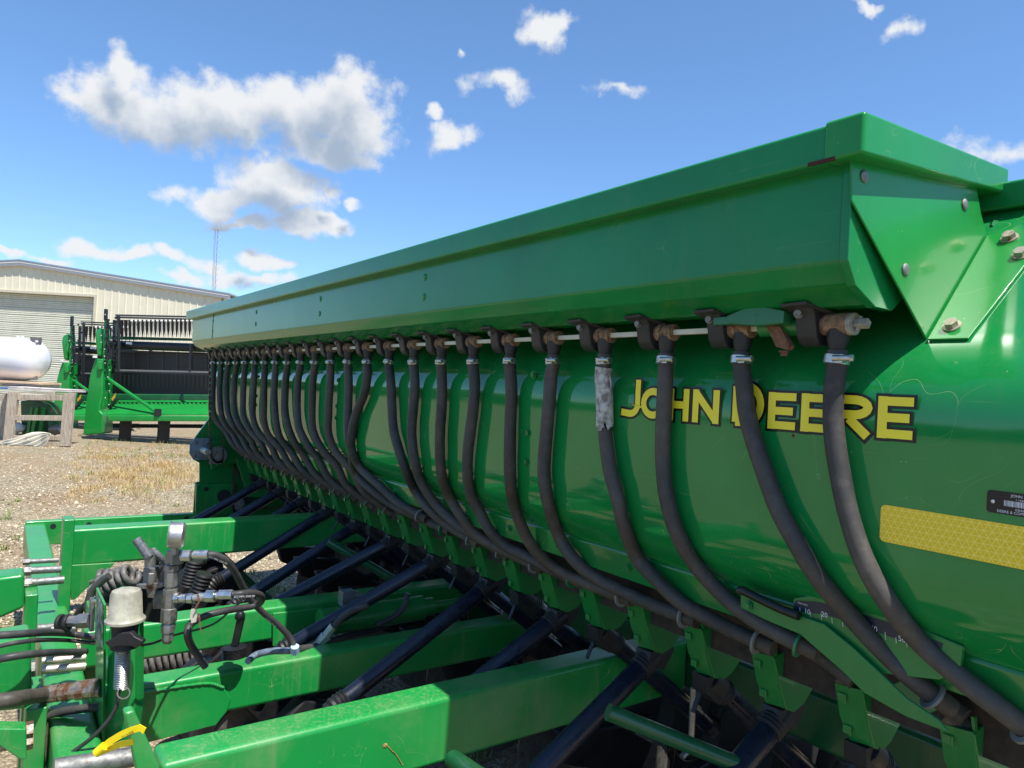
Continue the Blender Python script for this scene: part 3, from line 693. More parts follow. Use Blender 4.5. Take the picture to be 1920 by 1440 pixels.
hoses={0:[(1563,740),(1563,800),(1572,870),(1590,960),(1620,1050),(1665,1130),(1725,1205),(1800,1270),(1870,1325),(1930,1370)],
1:[(1395,720),(1400,770),(1412,820),(1432,880),(1458,950),(1495,1020),(1535,1085),(1590,1150),(1650,1215),(1705,1268),(1755,1307)],
2:[(1247,720),(1244,790),(1243,860),(1250,930),(1270,1000),(1305,1060),(1355,1115),(1405,1155),(1455,1185),(1505,1210)],
3:[(1132,720),(1134,779),(1135,814),(1144,881),(1156,925),(1170,985),(1193,1043),(1227,1083),(1273,1127),(1323,1157),(1375,1183),(1425,1205)],
4:[(1033,706),(1030,750),(1025,808),(1020,881),(1027,939),(1047,1003),(1077,1050),(1117,1083),(1170,1110),(1223,1133),(1288,1158)],
5:[(959,735),(957,793),(956,852),(957.5,910),(966,955),(993,1017),(1027,1055),(1065,1078),(1110,1097),(1170,1120)],
6:[(890,720),(887.5,764),(882,808),(877,852),(877,895),(884.6,933),(900,960),(917,993),(947,1023),(987,1043),(1030,1066),(1077,1087)],
7:[(829,720),(828,764),(825,808),(825,852),(829,895),(844,933),(864,968),(890,1000),(930,1025),(1005,1060)],
8:[(778,720),(775,764),(772.5,793),(772.5,822),(778,866),(790,904),(819,948),(860,985),(900,1010),(941,1035)],
9:[(733,720),(735,764),(737.5,802),(746,837),(761,881),(778,919),(805,955),(840,985),(885,1012)],
10:[(689,706),(682,741),(667.5,776),(660,808),(659,852),(667.5,887),(694,916),(737.5,948),(790,972),(835,993)],
11:[(654,720),(653,764),(653,808),(660,845),(676,878),(714,913),(750,945),(790,968)]}
def hx_of(z,r=.018):
    if z>-.12: return 1.141
    base=hopx(max(z,-.36))-r-.006
    if z<-.36: base=hopx(-.36)-r-.006+min(.08,-.36-z)*.35+max(0,-.44-z)*1.15
    t=min(1,(-.12-z)/.08); return 1.141*(1-t)+max(1.141,base)*t
def trace(pts):
    out=[]
    for p in pts:
        X=1.141
        for _ in range(30): q=onX(p,X); X=X*.6+.4*hx_of(q.z)
        out.append(onX(p,X))
    return out
def hose(k):
    y=yk(k); 
    if k in hoses: P=[Vector((HX,y,.101)),Vector((HX,y,.075))]+trace(hoses[k])
    else:
        dy=-.235; j=random.uniform(-.012,.012); P=[Vector((HX,y,.101)),Vector((HX,y,.068))]
        for t,z in ((.0,.0),(.02,-.07),(.06,-.14),(.16,-.22),(.32,-.30),(.52,-.37),(.75,-.45),(1.,-.52)): P.append(Vector((hx_of(z)+random.uniform(-.003,.0),y+dy*t+.02*math.sin(t*9+k)*(.3+.7*(t<.7))+j*t,z)))
    end=P[-1]
    b=MB(); C=cr(P,6); b.tube(C,.0182,14,rs=[.0168*(1+.015*math.sin(i*.35+k)) for i in range(len(C))]); o=b.build('seed_hose',rub2 if k in (5,7,12,13,15,17,20) else rub,DR,smooth=70)
    t_=(C[-1]-C[-3]).normalized(); c=MB(); c.ring(C[-1]-t_*.006,t_,.0265,.0178,.005,20); gz=C[-1]-t_*.006-Zv*.002; c.build('hose_grommet',grom if k%4!=2 else tl,o,smooth=40)
    c=MB(); c.tube([C[-1]-t_*.004,C[-1]+t_*.03],.0165,14); c.build('hose_end',rub2,o,smooth=50)
    c=MB(); z=.0855; c.ring((HX,y,z),(random.uniform(-.15,.15),random.uniform(-.1,.1),1),.0208,.0176,.0145,28)
    c.box((HX-.017,y-.016,z),(.013,.013,.014)); c.cyl((HX-.023,y-.006,z+.001),(HX-.02,y-.034,z+.001),.0055,10); c.cyl((HX-.02,y-.034,z+.001),(HX-.0195,y-.038,z+.001),.0062,6)
    s_=c.build('hose_clamp',alu,o,smooth=40)
    c=MB()
    for i in range(9):
        a=3.35+i*.13; c.box((HX+.0213*math.cos(a),y+.0213*math.sin(a),z),(.0009,.0012,.009),Matrix.Rotation(a,3,'Z'))
    c.build('clamp_slots',blkv,o)
    return o
grom=plain('grey_grommet',(.17,.19,.185),.55); tl=paint('teal_green_paint',(.012,.16,.06),.4,.2,dust=.35,scr=.8)
for k in range(24): bracket(k); hose(k)
# worn paper sleeve on the fourth hose
C=cr([Vector((HX,yk(3),.07))]+trace([(1131,705),(1133,735),(1134,779),(1134,800)]),6); b=MB(); b.tube(C,.0202,16,cap=False); v=[];
for i,p in enumerate(b.v):
    j=i//16; n=len(C)
    if j>n-4: b.v[i]=(p[0],p[1],p[2]+random.uniform(-.012,.012))
b.add([b.v[16*6],b.v[16*12],tuple(Vector(b.v[16*10])+Vector((-.02,-.028,0))),tuple(Vector(b.v[16*7])+Vector((-.012,-.016,0)))],[(0,1,2,3)])
pm=MT('torn_paper'); pm.set(Base_Color=pm.mix(pm.mr(pm.noise(50,6,.7),.42,.6),(.58,.57,.52),(.22,.20,.17)),Roughness=.85); b.build('paper_sleeve',pm.m,DR,smooth=70)
# near end of the shaft: sleeve, pale bush and square end
b=MB(); b.cyl((HX,.672,HZ),(HX,.636,HZ),.0195,20); b.build('shaft_sleeve',rustd,DR)
b=MB(); dull=plain('dull_bush',(.34,.32,.27),.6,nz=.3,scale=80); b.ring((HX,.632,HZ),(0,1,0),.0188,.009,.008,24); b.build('shaft_bush',dull,DR)
b=MB(); b.box((HX,.620,HZ),(.013,.03,.013),Matrix.Rotation(.5,3,'Y')); b.cyl((HX-.003,.623,HZ-.012),(HX+.004,.621,HZ+.013),.003,8); b.build('shaft_end',dull,DR,bevel=.001)
# green lever with spring bracket between the first two housings
tl=paint('teal_green_paint',(.012,.16,.06),.4,.2,dust=.35,scr=.8)
b=MB(); yb=yk(0)+.06; L0=onX((1342,603),1.112); L1=onX((1425,598),1.105)
b.bar(L0,L1,.016,.016); b.prism([onX(p,1.098) for p in ((1362,592),(1385,582),(1408,573),(1428,574),(1470,582),(1468,606),(1418,611),(1365,607))],(.04,0,0)); b.build('shaft_lever',tl,DR,bevel=.002)
b=MB(); b.cyl((HX,L1.y+.02,HZ),(HX,yk(0)+.06,HZ),.0165,16); b.build('lever_sleeve',green_d,DR)
b=MB(); b.prism([onX(p,1.118) for p in ((1437,612),(1462,612),(1481,648),(1476,656),(1455,650))],(.015,0,0)); b.hexb(onX((1470,658),1.125),(0,0,-1),.007,.007); b.build('rusty_clip',rust,DR)
# ---- lettering
def strokes(mb,letter,ya,yb,z0,z1,t,off,dx):
    # ya>yb : the letter runs from left (ya) to right (yb); strokes are mitred ribbons
    wv=ya-yb; hv=z1-z0; 
    def ribbon(pts,w,closed=False,ex=0):
        P=[Vector((p[0]*wv,p[1]*hv)) for p in pts]; n=len(P); Lf=[];Rt=[]
        for i in range(n):
            if closed: a,b=P[i-1],P[(i+1)%n]; d1=(P[i]-a).normalized(); d2=(b-P[i]).normalized()
            else:
                d1=(P[i]-P[i-1]).normalized() if i else (P[1]-P[0]).normalized(); d2=(P[i+1]-P[i]).normalized() if i<n-1 else d1
            m=(d1+d2).normalized(); nn=Vector((-m.y,m.x)); c=max(.4,m.dot(d1)); q=P[i].copy()
            if not closed and i==0: q-=d1*ex
            if not closed and i==n-1: q+=d1*ex
            Lf.append(q+nn*w/2/c); Rt.append(q-nn*w/2/c)
        o=[(1.165-dx-strokes.c*2e-5,ya-q.x,z0+q.y) for q in Lf+Rt]; strokes.c+=1
        fs=[(i,i+1,n+i+1,n+i) for i in range(n-1)]+([(n-1,0,n,2*n-1)] if closed else [])
        mb.add(o,fs)
    a=t/2/wv; c=t/2/hv; W_=t+2*off; e=off
    R=lambda pts,closed=False: ribbon(pts,W_,closed,e)
    def arc(cx,cy,rx,ry,a0,a1,n=10): return [(cx+rx*math.cos(R_(a0+(a1-a0)*i/n)),cy+ry*math.sin(R_(a0+(a1-a0)*i/n))) for i in range(n+1)]
    if letter=='J': R([(1-a,1),(1-a,.32)]+arc(1-a-.38,.32,.38,.32-c,0,-95,8)+[(.02,c*1.3)])
    if letter=='O': R(arc(.5,.5,.5-a,.5-c,0,342,19),True)
    if letter=='H': R([(a,0),(a,1)]); R([(1-a,0),(1-a,1)]); ribbon([(a,.5),(1-a,.5)],W_,False,0)
    if letter=='N': R([(a,0),(a,1)]); R([(1-a,0),(1-a,1)]); ribbon([(a,1-c*.8),(1-a,c*.8)],W_*1.02,False,0)
    if letter=='E':
        R([(a,0),(a,1)]); 
        for y,x in ((1-c,1),(.5,.9),(c,1)): ribbon([(a,y),(x+e/wv,y)],W_*(.92),False,0)
    if letter=='D': R([(a,c),(a,1-c)]); ribbon([(a,1-c),(.45,1-c)]+arc(.45,.5,.55-a,.5-c,85,-85,12)+[(.45,c),(a,c)],W_,False,e)
    if letter=='R':
        R([(a,0),(a,1)]); ribbon([(a,1-c),(.55,1-c)]+arc(.55,.70,.45-a,.30-c,85,-85,8)+[(.55,.40+c),(a,.40+c)],W_*.95,False,0); ribbon([(.42,.42),(1-a*.9,0)],W_,False,e)
strokes.c=0
LY=lambda x: onX((x,760),1.165).y
zb_,zt_=-.0410,.0270
letters=[('J',1166,1201,zt_+.017,-.0410),('O',1203,1248,zt_,-.0410),('H',1254,1293,zt_,-.0410),('N',1300,1350,zt_,-.0410),('D',1375,1434,zt_+.017,-.0410),('E',1442,1494,zt_,-.0410),('E',1504,1556,zt_,-.0410),('R',1563,1638,zt_,-.0410),('E',1648,1715,zt_,-.0410)]
for m_,off_,dx_,nm in ((blkv,.0048,.0008,'lettering_outline'),(yel,0,.0016,'lettering')):
    mb=MB()
    for (c_,a_,b_,zt,zb2) in letters: strokes(mb,c_,LY(a_),LY(b_),zb2,zt,.0155,off_,dx_)
    mb.build(nm,m_,hopper,smooth=0)
# reflector, serial plate
def slab(x,y0,y1,z0,z1,r,th=.0012):
    pts=[]
    for (cy,cz,a0) in ((y0-r,z1-r,90),(y0-r,z0+r,0),(y1+r,z0+r,-90),(y1+r,z1-r,-180)):
        for i in range(5): a=R_(a0-i*22.5); pts.append((x,cy+r*math.sin(a+math.pi/2)*1.,cz+r*math.cos(a+math.pi/2)*1.))
    # rounded rectangle in the YZ plane
    pts=[]
    for (cy,cz,s0) in ((y0-r,z1-r,0),(y1+r,z1-r,90),(y1+r,z0+r,180),(y0-r,z0+r,270)):
        for i in range(6):
            a=R_(s0+i*18); pts.append((x,cy+r*math.cos(a),cz+r*math.sin(a)))
    return MB().prism(pts,(-th,0,0))
slab(1.1649,.5825,.24,-.2070,-.1478,.008).build('reflector',refl,hopper)
pz0,pz1=onX((1855,960),1.165).z,onX((1855,918),1.165).z; py0=onX((1851,940),1.165).y
pl=slab(1.1649,py0,py0-.10,pz0,pz1,.005,.0015).build('serial_plate',plain('black_plate',(.008,.009,.013),.25),hopper)
b=MB(); b.sph((1.1625,py0-.008,(pz0+pz1)/2),.0028,.5,1,1,10); b.build('rivet',alu,pl)
b=MB(); yb=py0-.022
for i in range(26):
    wd=random.choice((.0005,.0008,.0012)); b.bb((1.1628,yb,(pz0+pz1)/2-.004),(1.1630,yb-wd,(pz0+pz1)/2+.004)); yb-=wd+.0007
pw=lambda y,z: (lambda u_,v_:(1.1628,y-u_,z+v_))
text_geo('JOHN DEERE',.0055,b,pw(py0-.030,pz1-.0065)); text_geo('* 1590 *',.0042,b,pw(py0-.036,pz1-.0115)); text_geo('GRAIN DRILL',.0045,b,pw(py0-.036,pz0+.0068)); text_geo('DEERE & COMPANY  MOLINE',.0052,b,pw(py0-.0135,pz0+.0022)); b.build('plate_print',white,pl,smooth=0)
b=MB(); b.sph(onX((1487,817),1.1645),.0028,.3,1,1.3,8); b.build('rust_spot',plain('rust_dot',(.16,.03,.02),.8),hopper)

# ---- seed cups
CX=1.35
def cup_y(j): return .558+SP*j
cupm=green_d
def cup(j):
    y=cup_y(j); w=.054
    b=MB(); # tapering spout with front face, curved hopper-side body
    pr=[(CX,-.530),(CX+.03,-.60),(CX+.055,-.650),(CX+.085,-.662),(CX+.12,-.652),(CX+.165,-.615),(CX+.19,-.57),(CX+.185,-.53),(CX+.15,-.50)]
    # thin side body
    b.prism([(x,y-.050,z) for x,z in pr],(0,-.006,0))
    b.prism([(x+.002,y-.006,z) for x,z in pr[:6]]+[(CX+.13,y-.006,-.54)],(0,-.040,0))
    o=b.build('seed_cup',cupm,DR,bevel=.002)
    f=MB(); f.prism([(CX-.001,y,-.533),(CX-.001,y-w,-.527),(CX+.045,y-w+.004,-.645),(CX+.045,y-.012,-.650),(CX+.02,y-.002,-.60)],(.004,0,.0015)); f.build('front_plate',cupm,o,bevel=.001)
    f=MB(); f.prism([(CX-.004,y-.050,-.50),(CX-.004,y-.055,-.50),(CX+.045,y-.054,-.645),(CX+.045,y-.050,-.645)],(.01,0,0)); f.build('edge_flange',cupm,o)
    for (t,s_) in ((.22,1),(.80,1)):
        f=MB(); c=Vector((CX-.004+.045*t,y-.012,-.530-.118*t)); f.box(c,(.008,.014,.016)); f.box(c+Vector((-.004,-.009,0)),(.003,.004,.018)); f.build('latch',cupm,o,bevel=.001)
    f=MB(); f.tube([(CX+.002,y-.002,-.515),(CX+.03,y-.03,-.535)],.015,12); f.build('inlet',rub2,o)
    # rubber boot and seed tube
    dirx,dz=(-.38,-.215) if j%2==0 else (.47,-.36)
    d=Vector((dirx,0,dz)).normalized(); top=Vector((CX+.082,y-.028,-.672))
    f=MB()
    if j%2==0:
        f.prism([(CX+.045,y-.052,-.652),(CX+.125,y-.052,-.645),(CX+.138,y-.052,-.660),(CX+.10,y-.052,-.708),(CX+.04,y-.052,-.672)],(0,.05,0))
        f.tube([top+d*.0,top+d*.03,top+d*.06],.026,16,rs=[.031,.0305,.0295])
        L_=.62
    else:
        f.prism([(CX+.035,y-.050,-.648),(CX+.115,y-.050,-.652),(CX+.125,y-.050,-.70),(CX+.09,y-.050,-.725),(CX+.04,y-.050,-.688)],(0,.046,0))
        f.tube([top-d*.02,top+d*.03,top+d*.07],.026,16,rs=[.031,.0305,.0295]); f.bar(top+Vector((-.02,.012,-.01)),top+Vector((-.05,.012,-.07)),.012,.006); L_=.62
    for q in (.035,.045,.055): f.ring(top+d*q,d,.0318,.028,.004,18)
    f.build('rubber_boot',blkp,o,bevel=.002)
    f=MB(); d=(d+Vector((0,{6:.06,10:.22,12:.26}.get(j,0),0))).normalized(); e=top+d*L_; f.tube([top+d*.04,e],.0265,20); f.ring(e-d*.08,d,.0285,.026,.003,18); f.build('seed_tube',blk,o,smooth=50)
    # ribbed bellows down to the opener
    f=MB(); bd=Vector((-.35,0,-.9)).normalized() if j%2==0 else Vector((.2,0,-.95)).normalized(); n=20; pts=[];rs=[]
    P0=e-d*.02; P3=e+d*.05+bd*.20; ctrl=cr([P0,e+d*.03,e+d*.05+bd*.06,P3],8)
    for i,p in enumerate(ctrl): pts.append(p); rs.append(.028+.004*(i%2))
    f.tube(pts,.02,14,rs=rs); f.build('bellows',blkp,o)
    return P3
ends=[cup(j) for j in range(24)]
b=MB(); b.cyl((CX+.10,.30,-.555),(CX+.10,5.1,-.555),.019,12); b.build('feed_shaft',rust,DR)
b=MB(); b.bb((1.385,.3,-.575),(1.55,5.1,-.45)); b.build('meter_housing',plain('rusty_gap_dark',(.03,.022,.016),.8,nz=.6,scale=40),DR)  # dark rust-brown box added so the gap below the flange reads as shaded
# ---- row openers under the frame
def opener(j,P):
    y=cup_y(j)-.028; f0=j%2==0
    bx=P.x; b=MB()
    if f0: b.prism([(bx-.02,y-.04,-1.22),(bx+.12,y-.04,-1.10),(bx+.42,y-.04,-1.25),(bx+.40,y-.04,-1.36),(bx+.08,y-.04,-1.34)],(0,.075,0))
    else: b.prism([(bx-.42,y-.04,-1.14),(bx-.12,y-.04,-1.18),(bx+.05,y-.04,-1.28),(bx-.02,y-.04,-1.39),(bx-.38,y-.04,-1.26)],(0,.075,0))
    o=b.build('row_opener',blkp,DR,bevel=.012)
    wc=Vector((bx+.05,y+.06,-1.40)); w_=MB(); w_.ring(wc,(0,1,0),.20,.12,.07,32); w_.build('gauge_wheel',blkp,o,bevel=.012)
    w_=MB(); w_.ring(wc,(0,1,0),.122,.03,.03,24); w_.cyl(wc-Vector((0,.05,0)),wc+Vector((0,.04,0)),.035,16); w_.build('wheel_hub',castg,o)
    w_=MB(); w_.coil((bx+.15,y,-1.20),(bx+.30,y,-1.38),.028,.006,9); w_.build('down_spring',castg,o)
    w_=MB(); w_.bar((bx+.08,y-.03,-1.18),(bx+.40 if f0 else bx-.3,y-.03,-1.26),.018,.028); w_.build('parallel_arm',hid,o)
    w_=MB(); w_.tube(cr([(bx+.1,y-.01,-1.16),(bx+.2,y+.03,-1.11),(bx+.33,y+.01,-1.15),(bx+.4,y-.02,-1.2)],6),.009,6); w_.build('cable_loop',braid,o)
for j in range(24): opener(j,ends[j])
# ---- frame beams
def beam(name,x0,x1,y,z,w,h,mat=green_f,bev=.014):
    return MB().bb((x0,y,z),(x1,y+w,z-h)).build(name,mat,DR,bevel=bev,seg=4)
tb=beam('tongue_beam',.293,1.86,1.53,-.775,.10,.167)
b=MB(); wl=[Vector((.300+.004*math.sin(i*2.1),1.527,-.79-.0075*i)) for i in range(20)]; b.tube(wl,.006,7,rs=[.005+.003*(i%2) for i in range(20)]); b.build('weld_bead',green_f,tb)
beam('tongue_beam',.262,1.86,3.60,-.70,.105,.162)
t2=beam('draw_beam',.268,1.86,2.38,-.95,.10,.136)
t3=beam('draw_beam',.268,1.86,2.78,-.89,.11,.130)
MB().bb((1.86,.30,-.782),(1.98,5.5,-.93)).build('front_cross_beam',green_dk,DR,bevel=.014,seg=4)
b=MB(); b.bb((1.55,.4,-.75),(1.555,1.1,-.76)); 
MB().bb((.155,1.3,-1.0),(.268,5.45,-1.16)).build('hitch_bar',green_f,DR,bevel=.016,seg=4)
eb=MB().bb((.16,5.40,-.985),(1.9,5.46,-1.14)).build('end_channel',green_f,DR,bevel=.006)
for p in ((100,981),(167,978),(350,967)):
    q=onY(p,5.3995); b=MB(); b.cyl((q.x,5.3985,q.z-.02),(q.x,5.41,q.z-.02),.017,14); b.build('channel_hole',hid,eb)
# welded doublers
b=MB(); b.prism([onY(p,2.765) for p in ((512,1150),(605,1140),(605,1192),(512,1213))],(0,.012,0)); b.build('doubler_plate',green_f,t3,bevel=.004)
pts=[onY(p,2.373) for p in ((250,1302),(380,1283),(420,1290),(434,1310),(425,1335),(405,1360),(250,1400))]
b=MB(); b.prism(pts,(0,.006,0)); wp=b.build('weld_plate',green_f,t2,bevel=.003)
wl=cr([p+Vector((0,-.001,.002)) for p in pts[:3]],16); b=MB(); b.tube(wl,.004,7,rs=[.0035+.0018*(i%2)+random.uniform(0,.001) for i in range(len(wl))]); b.build('weld_bead',green_f,wp)
b=MB(); P=[onY(p,2.77) for p in ((876,1130),(884,1112),(905,1105),(960,1102),(1010,1150),(1010,1180),(880,1180))]; b.prism(P,(0,.01,0)); b.build('doubler_plate',green_dk,t3,bevel=.003)
# clevis plates where the beams meet the hitch bar
def clev(name,pts,Y,th,mat=green_f): return MB().prism([onY(p,Y) for p in pts],(0,th,0)).build(name,mat,DR,bevel=.004)
clv=MB().bb((.236,3.50,-.638),(.278,3.60,-1.12)).build('clevis_plate',green_f,DR,bevel=.005)
MB().bb((.10,2.98,-.80),(.14,3.10,-1.2)).build('clevis_plate',green_f,DR,bevel=.005)
MB().bb((.285,2.90,-.84),(.33,3.02,-1.2)).build('clevis_plate',green_f,DR,bevel=.005)
MB().bb((.09,2.42,-.92),(.14,2.52,-1.5+.2)).build('clevis_plate',green_f,DR,bevel=.005)
MB().bb((.095,2.30,-.93),(.145,2.42,-1.25)).build('clevis_plate',green_f,DR,bevel=.005)
MB().bb((.30,2.44,-.90),(.345,2.54,-1.2)).build('clevis_plate',green_dk,DR,bevel=.005)
b=MB(); b.prism([onY(p,1.525) for p in ((232,1337),(252,1332),(300,1440),(290,1480),(262,1480))],(0,.03,0)); b.build('clevis_plate',green_f,DR,bevel=.005)
# pins and long bolts across the hitch bar
def rod(a,b_,r,D,nut=True,mat=steel):
    A_,B_=onY(a,D),onY(b_,D); b=MB(); b.cyl(A_,B_,r,16); o=b.build('hitch_pin',mat,DR,smooth=40)
    if nut: n=MB(); d=(B_-A_).normalized(); n.cyl(A_-d*.022,A_,r*1.35,6); n.build('nut',steel,o)
rod((55,1053),(110,1050),.0105,3.5); rod((58,1070),(115,1067),.0145,3.35); rod((60,1092),(120,1087),.0145,3.1)
rod((70,1178),(118,1174),.012,2.7,False); rod((95,1180),(145,1178),.012,2.65,False)
rod((78,1240),(160,1233),.0125,2.45,False,metal('worn_pin',(.6,.55,.42),.4,.15)); rod((78,1256),(160,1249),.0125,2.40,False,metal('worn_pin2',(.6,.55,.42),.4,.15))
rod((100,1442),(255,1418),.023,1.95,False)
for (x,y,r_,D) in ((40,1256,.024,2.45),(34,1373,.022,2.2),(34,1393,.022,2.2),(33,1097,.02,3.1)):
    q=onY((x,y),D); b=MB(); b.cyl(q,q+Vector((.032,0,0)),r_,6); b.cyl(q-Vector((.04,0,0)),q,r_*.6,12); b.build('hitch_nut',steel if D!=2.2 else steel_r,DR)
for (x,y,c,m_) in ((148,1098,.02,green_f),(38,1050,.03,green_f)):
    q=onY((x,y),3.2); 
# drawbar going off to the left
MB().prism([onY(p,2.95) for p in ((-60,1100),(0,1083),(46,1077),(46,1140),(0,1160),(-60,1180))],(0,.12,0)).build('draw_bar',green_f,DR,bevel=.012)
MB().prism([onY(p,2.35) for p in ((-80,1225),(0,1205),(58,1195),(60,1300),(52,1330),(-80,1345))],(0,.14,0)).build('draw_bar',green_f,DR,bevel=.012)
MB().prism([onY(p,2.15) for p in ((-60,1365),(50,1367),(50,1425),(38,1425),(0,1400),(-60,1380))],(0,.05,0)).build('draw_bar',green_f,DR,bevel=.004)
MB().prism([onY(p,3.595) for p in ((131,1060),(215,1055),(210,1062),(175,1092),(140,1125),(133,1125))],(0,.012,0)).build('corner_gusset',green_f,clv,bevel=.003)
# ---- post with lamp socket cover, spring and wires
D0=2.0
def q(x,y,D=D0): return onF((x,y),D)
pst=MB().prism([q(210,1108,1.98),q(253,1112,1.98),q(253,1330,1.98),q(243,1400,1.98),q(196,1400,1.98),q(203,1200,1.98)],Fv*.05).build('support_post',green_f,DR,bevel=.003)
MB().prism([q(180,1102,2.1),q(195,1135,1.95),q(192,1400,1.95),q(178,1400,2.1)],Fv*.012).build('post_flange',green_f,pst,bevel=.002)
dm_=MT('worn_decal'); dm_.set(Base_Color=dm_.mix(dm_.mr(dm_.noise(40,2,.5,vec=dm_.map(scale=(1,1,1),rot=(.6,0,.7))),.45,.55),(.40,.44,.42),(.03,.10,.04)),Roughness=.4)
MB().prism([q(181,1112,2.085),q(194,1137,1.94),q(192,1215,1.94),(q(178,1200,2.085))],-Fv*.001).build('worn_sticker',dm_.m,pst)
# jar
b=MB(); c0=q(235,1160,1.88); up=(q(237,1104,1.88)-c0); 
ax=up.normalized(); b.tube([c0-ax*.012,c0-ax*.006,c0,c0+up*.1,c0+up*.85,c0+up*.95,c0+up],.04,26,rs=[.036,.049,.049,.041,.0375,.034,.022]); b.build('plug_cover',clear,DR,smooth=45)
b=MB(); b.tube([c0-ax*.01,c0-ax*.06,c0-ax*.075],.03,18,rs=[.033,.030,.034]); b.build('plug_socket',blkp,DR,smooth=45)
b=MB(); b.prism([q(x,y,1.84) for x,y in ((195,1205),(203,1201),(216,1194),(222,1186),(245,1186),(252,1194),(266,1201),(268,1205),(255,1216),(245,1212),(220,1212),(206,1216))],Fv*.02); b.build('socket_bracket',blkp,DR,bevel=.004)
b=MB(); b.coil(q(231,1210,1.88),q(227,1290,1.88),.0172,.0016,24,5,16); b.build('coil_spring',alu,DR,smooth=60)
b=MB(); b.cyl(q(231,1212,1.88),q(227,1290,1.88),.0145,12); b.build('spring_core',plain('grey_core',(.10,.10,.11),.5),DR)
b=MB(); b.ring(q(232,1299,1.86),-Fv+Rv*.2,.0165,.0135,.0025,26); b.build('spring_ring',alu,DR)
def wire(name,pts,r,m_,D=None,seg=10):
    P=[onF((p[0],p[1]),p[2] if len(p)>2 else D) for p in pts]; b=MB(); b.tube(cr(P,7),r,seg); return b.build(name,m_,DR,smooth=80)
wire('wire',[(222,1295),(218,1325),(200,1355),(170,1385),(130,1415),(100,1442)],.0055,braid,1.87)
wire('wire',[(265,1210,1.9),(290,1205,1.95),(330,1190,2.1),(400,1170,2.3),(450,1130,2.5),(480,1125,2.5)],.0035,blkv)
wire('hydraulic_hose',[(-20,1192,1.84),(20,1190,1.86),(80,1186,1.95),(130,1188,2.2),(180,1196,2.2)],.0098,braid)
wire('wire',[(-20,1216,1.84),(30,1205,1.86),(80,1200,1.95),(130,1201,2.2),(178,1206,2.2)],.006,braid)
wire('hydraulic_hose',[(-20,1240,1.84),(30,1230,1.86),(90,1224,1.95),(160,1222,2.15)],.0098,braid)
wire('hydraulic_hose',[(-30,1318,1.80),(20,1312,1.82),(50,1307,1.88),(80,1303,1.96)],.0195,rub2)
b=MB(); seq=[(78,1303,.023),(112,1299,.023),(112,1299,.019),(116,1298,.019),(116,1298,.024),(127,1297,.024),(128,1297,.021),(143,1295,.023),(144,1295,.026),(180,1290,.026),(181,1297,.017),(190,1296,.017)]
b.tube([q(x,y,1.98+i*.0002) for i,(x,y,_) in enumerate(seq)],.02,10,rs=[s_[2] for s_ in seq]); b.build('hose_fitting',steel_r,DR)
wire('hydraulic_hose',[(190,1325),(130,1332),(100,1340),(80,1355),(76,1400),(75,1460)],.012,braid,2.05)
# yellow tag: things tied on
b=MB()
def strip(pts,D,w_):
    P=[onF(p,D-.002*i) for i,p in enumerate(pts)]; n=len(P)
    vs=[];fs=[]
    for i,p in enumerate(P):
        t=(P[min(i+1,n-1)]-P[max(i-1,0)]).normalized(); s_=t.cross(Fv).normalized(); vs+=[p+s_*w_/2,p-s_*w_/2,p+s_*w_/2+Fv*.002,p-s_*w_/2+Fv*.002]
    for i in range(n-1):
        a=4*i; fs+=[(a,a+4,a+5,a+1),(a+2,a+3,a+7,a+6),(a,a+2,a+6,a+4),(a+1,a+5,a+7,a+3)]
    return vs,fs
Dt=onY((245,1375),1.525).dot(Fv)-.02
b.add(*strip([(190,1404),(205,1391),(225,1379),(245,1370),(262,1365),(271,1371)],Dt,.0125)); b.add(*strip([(186,1412),(205,1404),(225,1396),(250,1391)],Dt+.01,.011)); b.tube([q(181,1412,Dt),q(196,1399,Dt)],.0085,12)
tg=b.build('zip_tag',tagm); tag(tg,'bright yellow numbered strap tag looped on the hitch clevis','tag')
b=MB(); o_=onF((250,1369),Dt-.014); ex=(onF((216,1386),Dt-.014)-o_); L_=ex.length; ex=ex.normalized(); ey=-ex.cross(Fv).normalized(); ey=ey if ey.z<0 else -ey
text_geo('88410',.0100,b,lambda u_,v_: o_+ex*(.0+u_)+ey*(v_)-Fv*.001)
b.build('number_print',blkv,tg,smooth=0)
# ---- valve block, gauge and hydraulic fittings
VB=1.95
b=MB()
def stackc(b,pts,D,segs=8):
    P=[onF((x,y),D) for x,y,_ in pts]; 
    P=[P[i]+ (P[-1]-P[0])*1e-4*i for i in range(len(P))]; b.tube(P,.02,segs,rs=[p[2]*1.22 for p in pts])
sx=lambda y: 317+(1150-y)*.06
stackc(b,[(sx(1059),1059,.016),(sx(1068),1068,.017),(sx(1069),1069,.0145),(sx(1098),1098,.0145),(sx(1099),1099,.012),(sx(1103),1103,.012),(sx(1104),1104,.0155),(sx(1139),1139,.0155),(sx(1140),1140,.0175),(sx(1165),1165,.0175),(sx(1166),1166,.013),(sx(1172),1172,.016),(sx(1184),1184,.015),(sx(1185),1185,.0125),(sx(1200),1200,.0125),(sx(1206),1206,.008)],VB)
b.build('valve_stack',castg,DR,smooth=30)
b=MB(); b.box(q(328,1044,VB),(.034,.034,.036),Matrix.Rotation(.3,3,'Z')); b.build('tee_block',castg,DR,bevel=.002)
b=MB(); b.prism([q(x,y,2.0) for x,y in ((268,1065),(290,1065),(290,1100),(268,1098))],Fv*.03); b.prism([q(x,y,1.99) for x,y in ((286,1112),(305,1112),(305,1142),(286,1142))],Fv*.03); b.build('valve_body',steel,DR,bevel=.002)
b=MB(); b.prism([q(x,y,2.02) for x,y in ((262,1100),(312,1100),(312,1170),(262,1165))],Fv*.05); b.build('valve_block',hid,DR,bevel=.002)
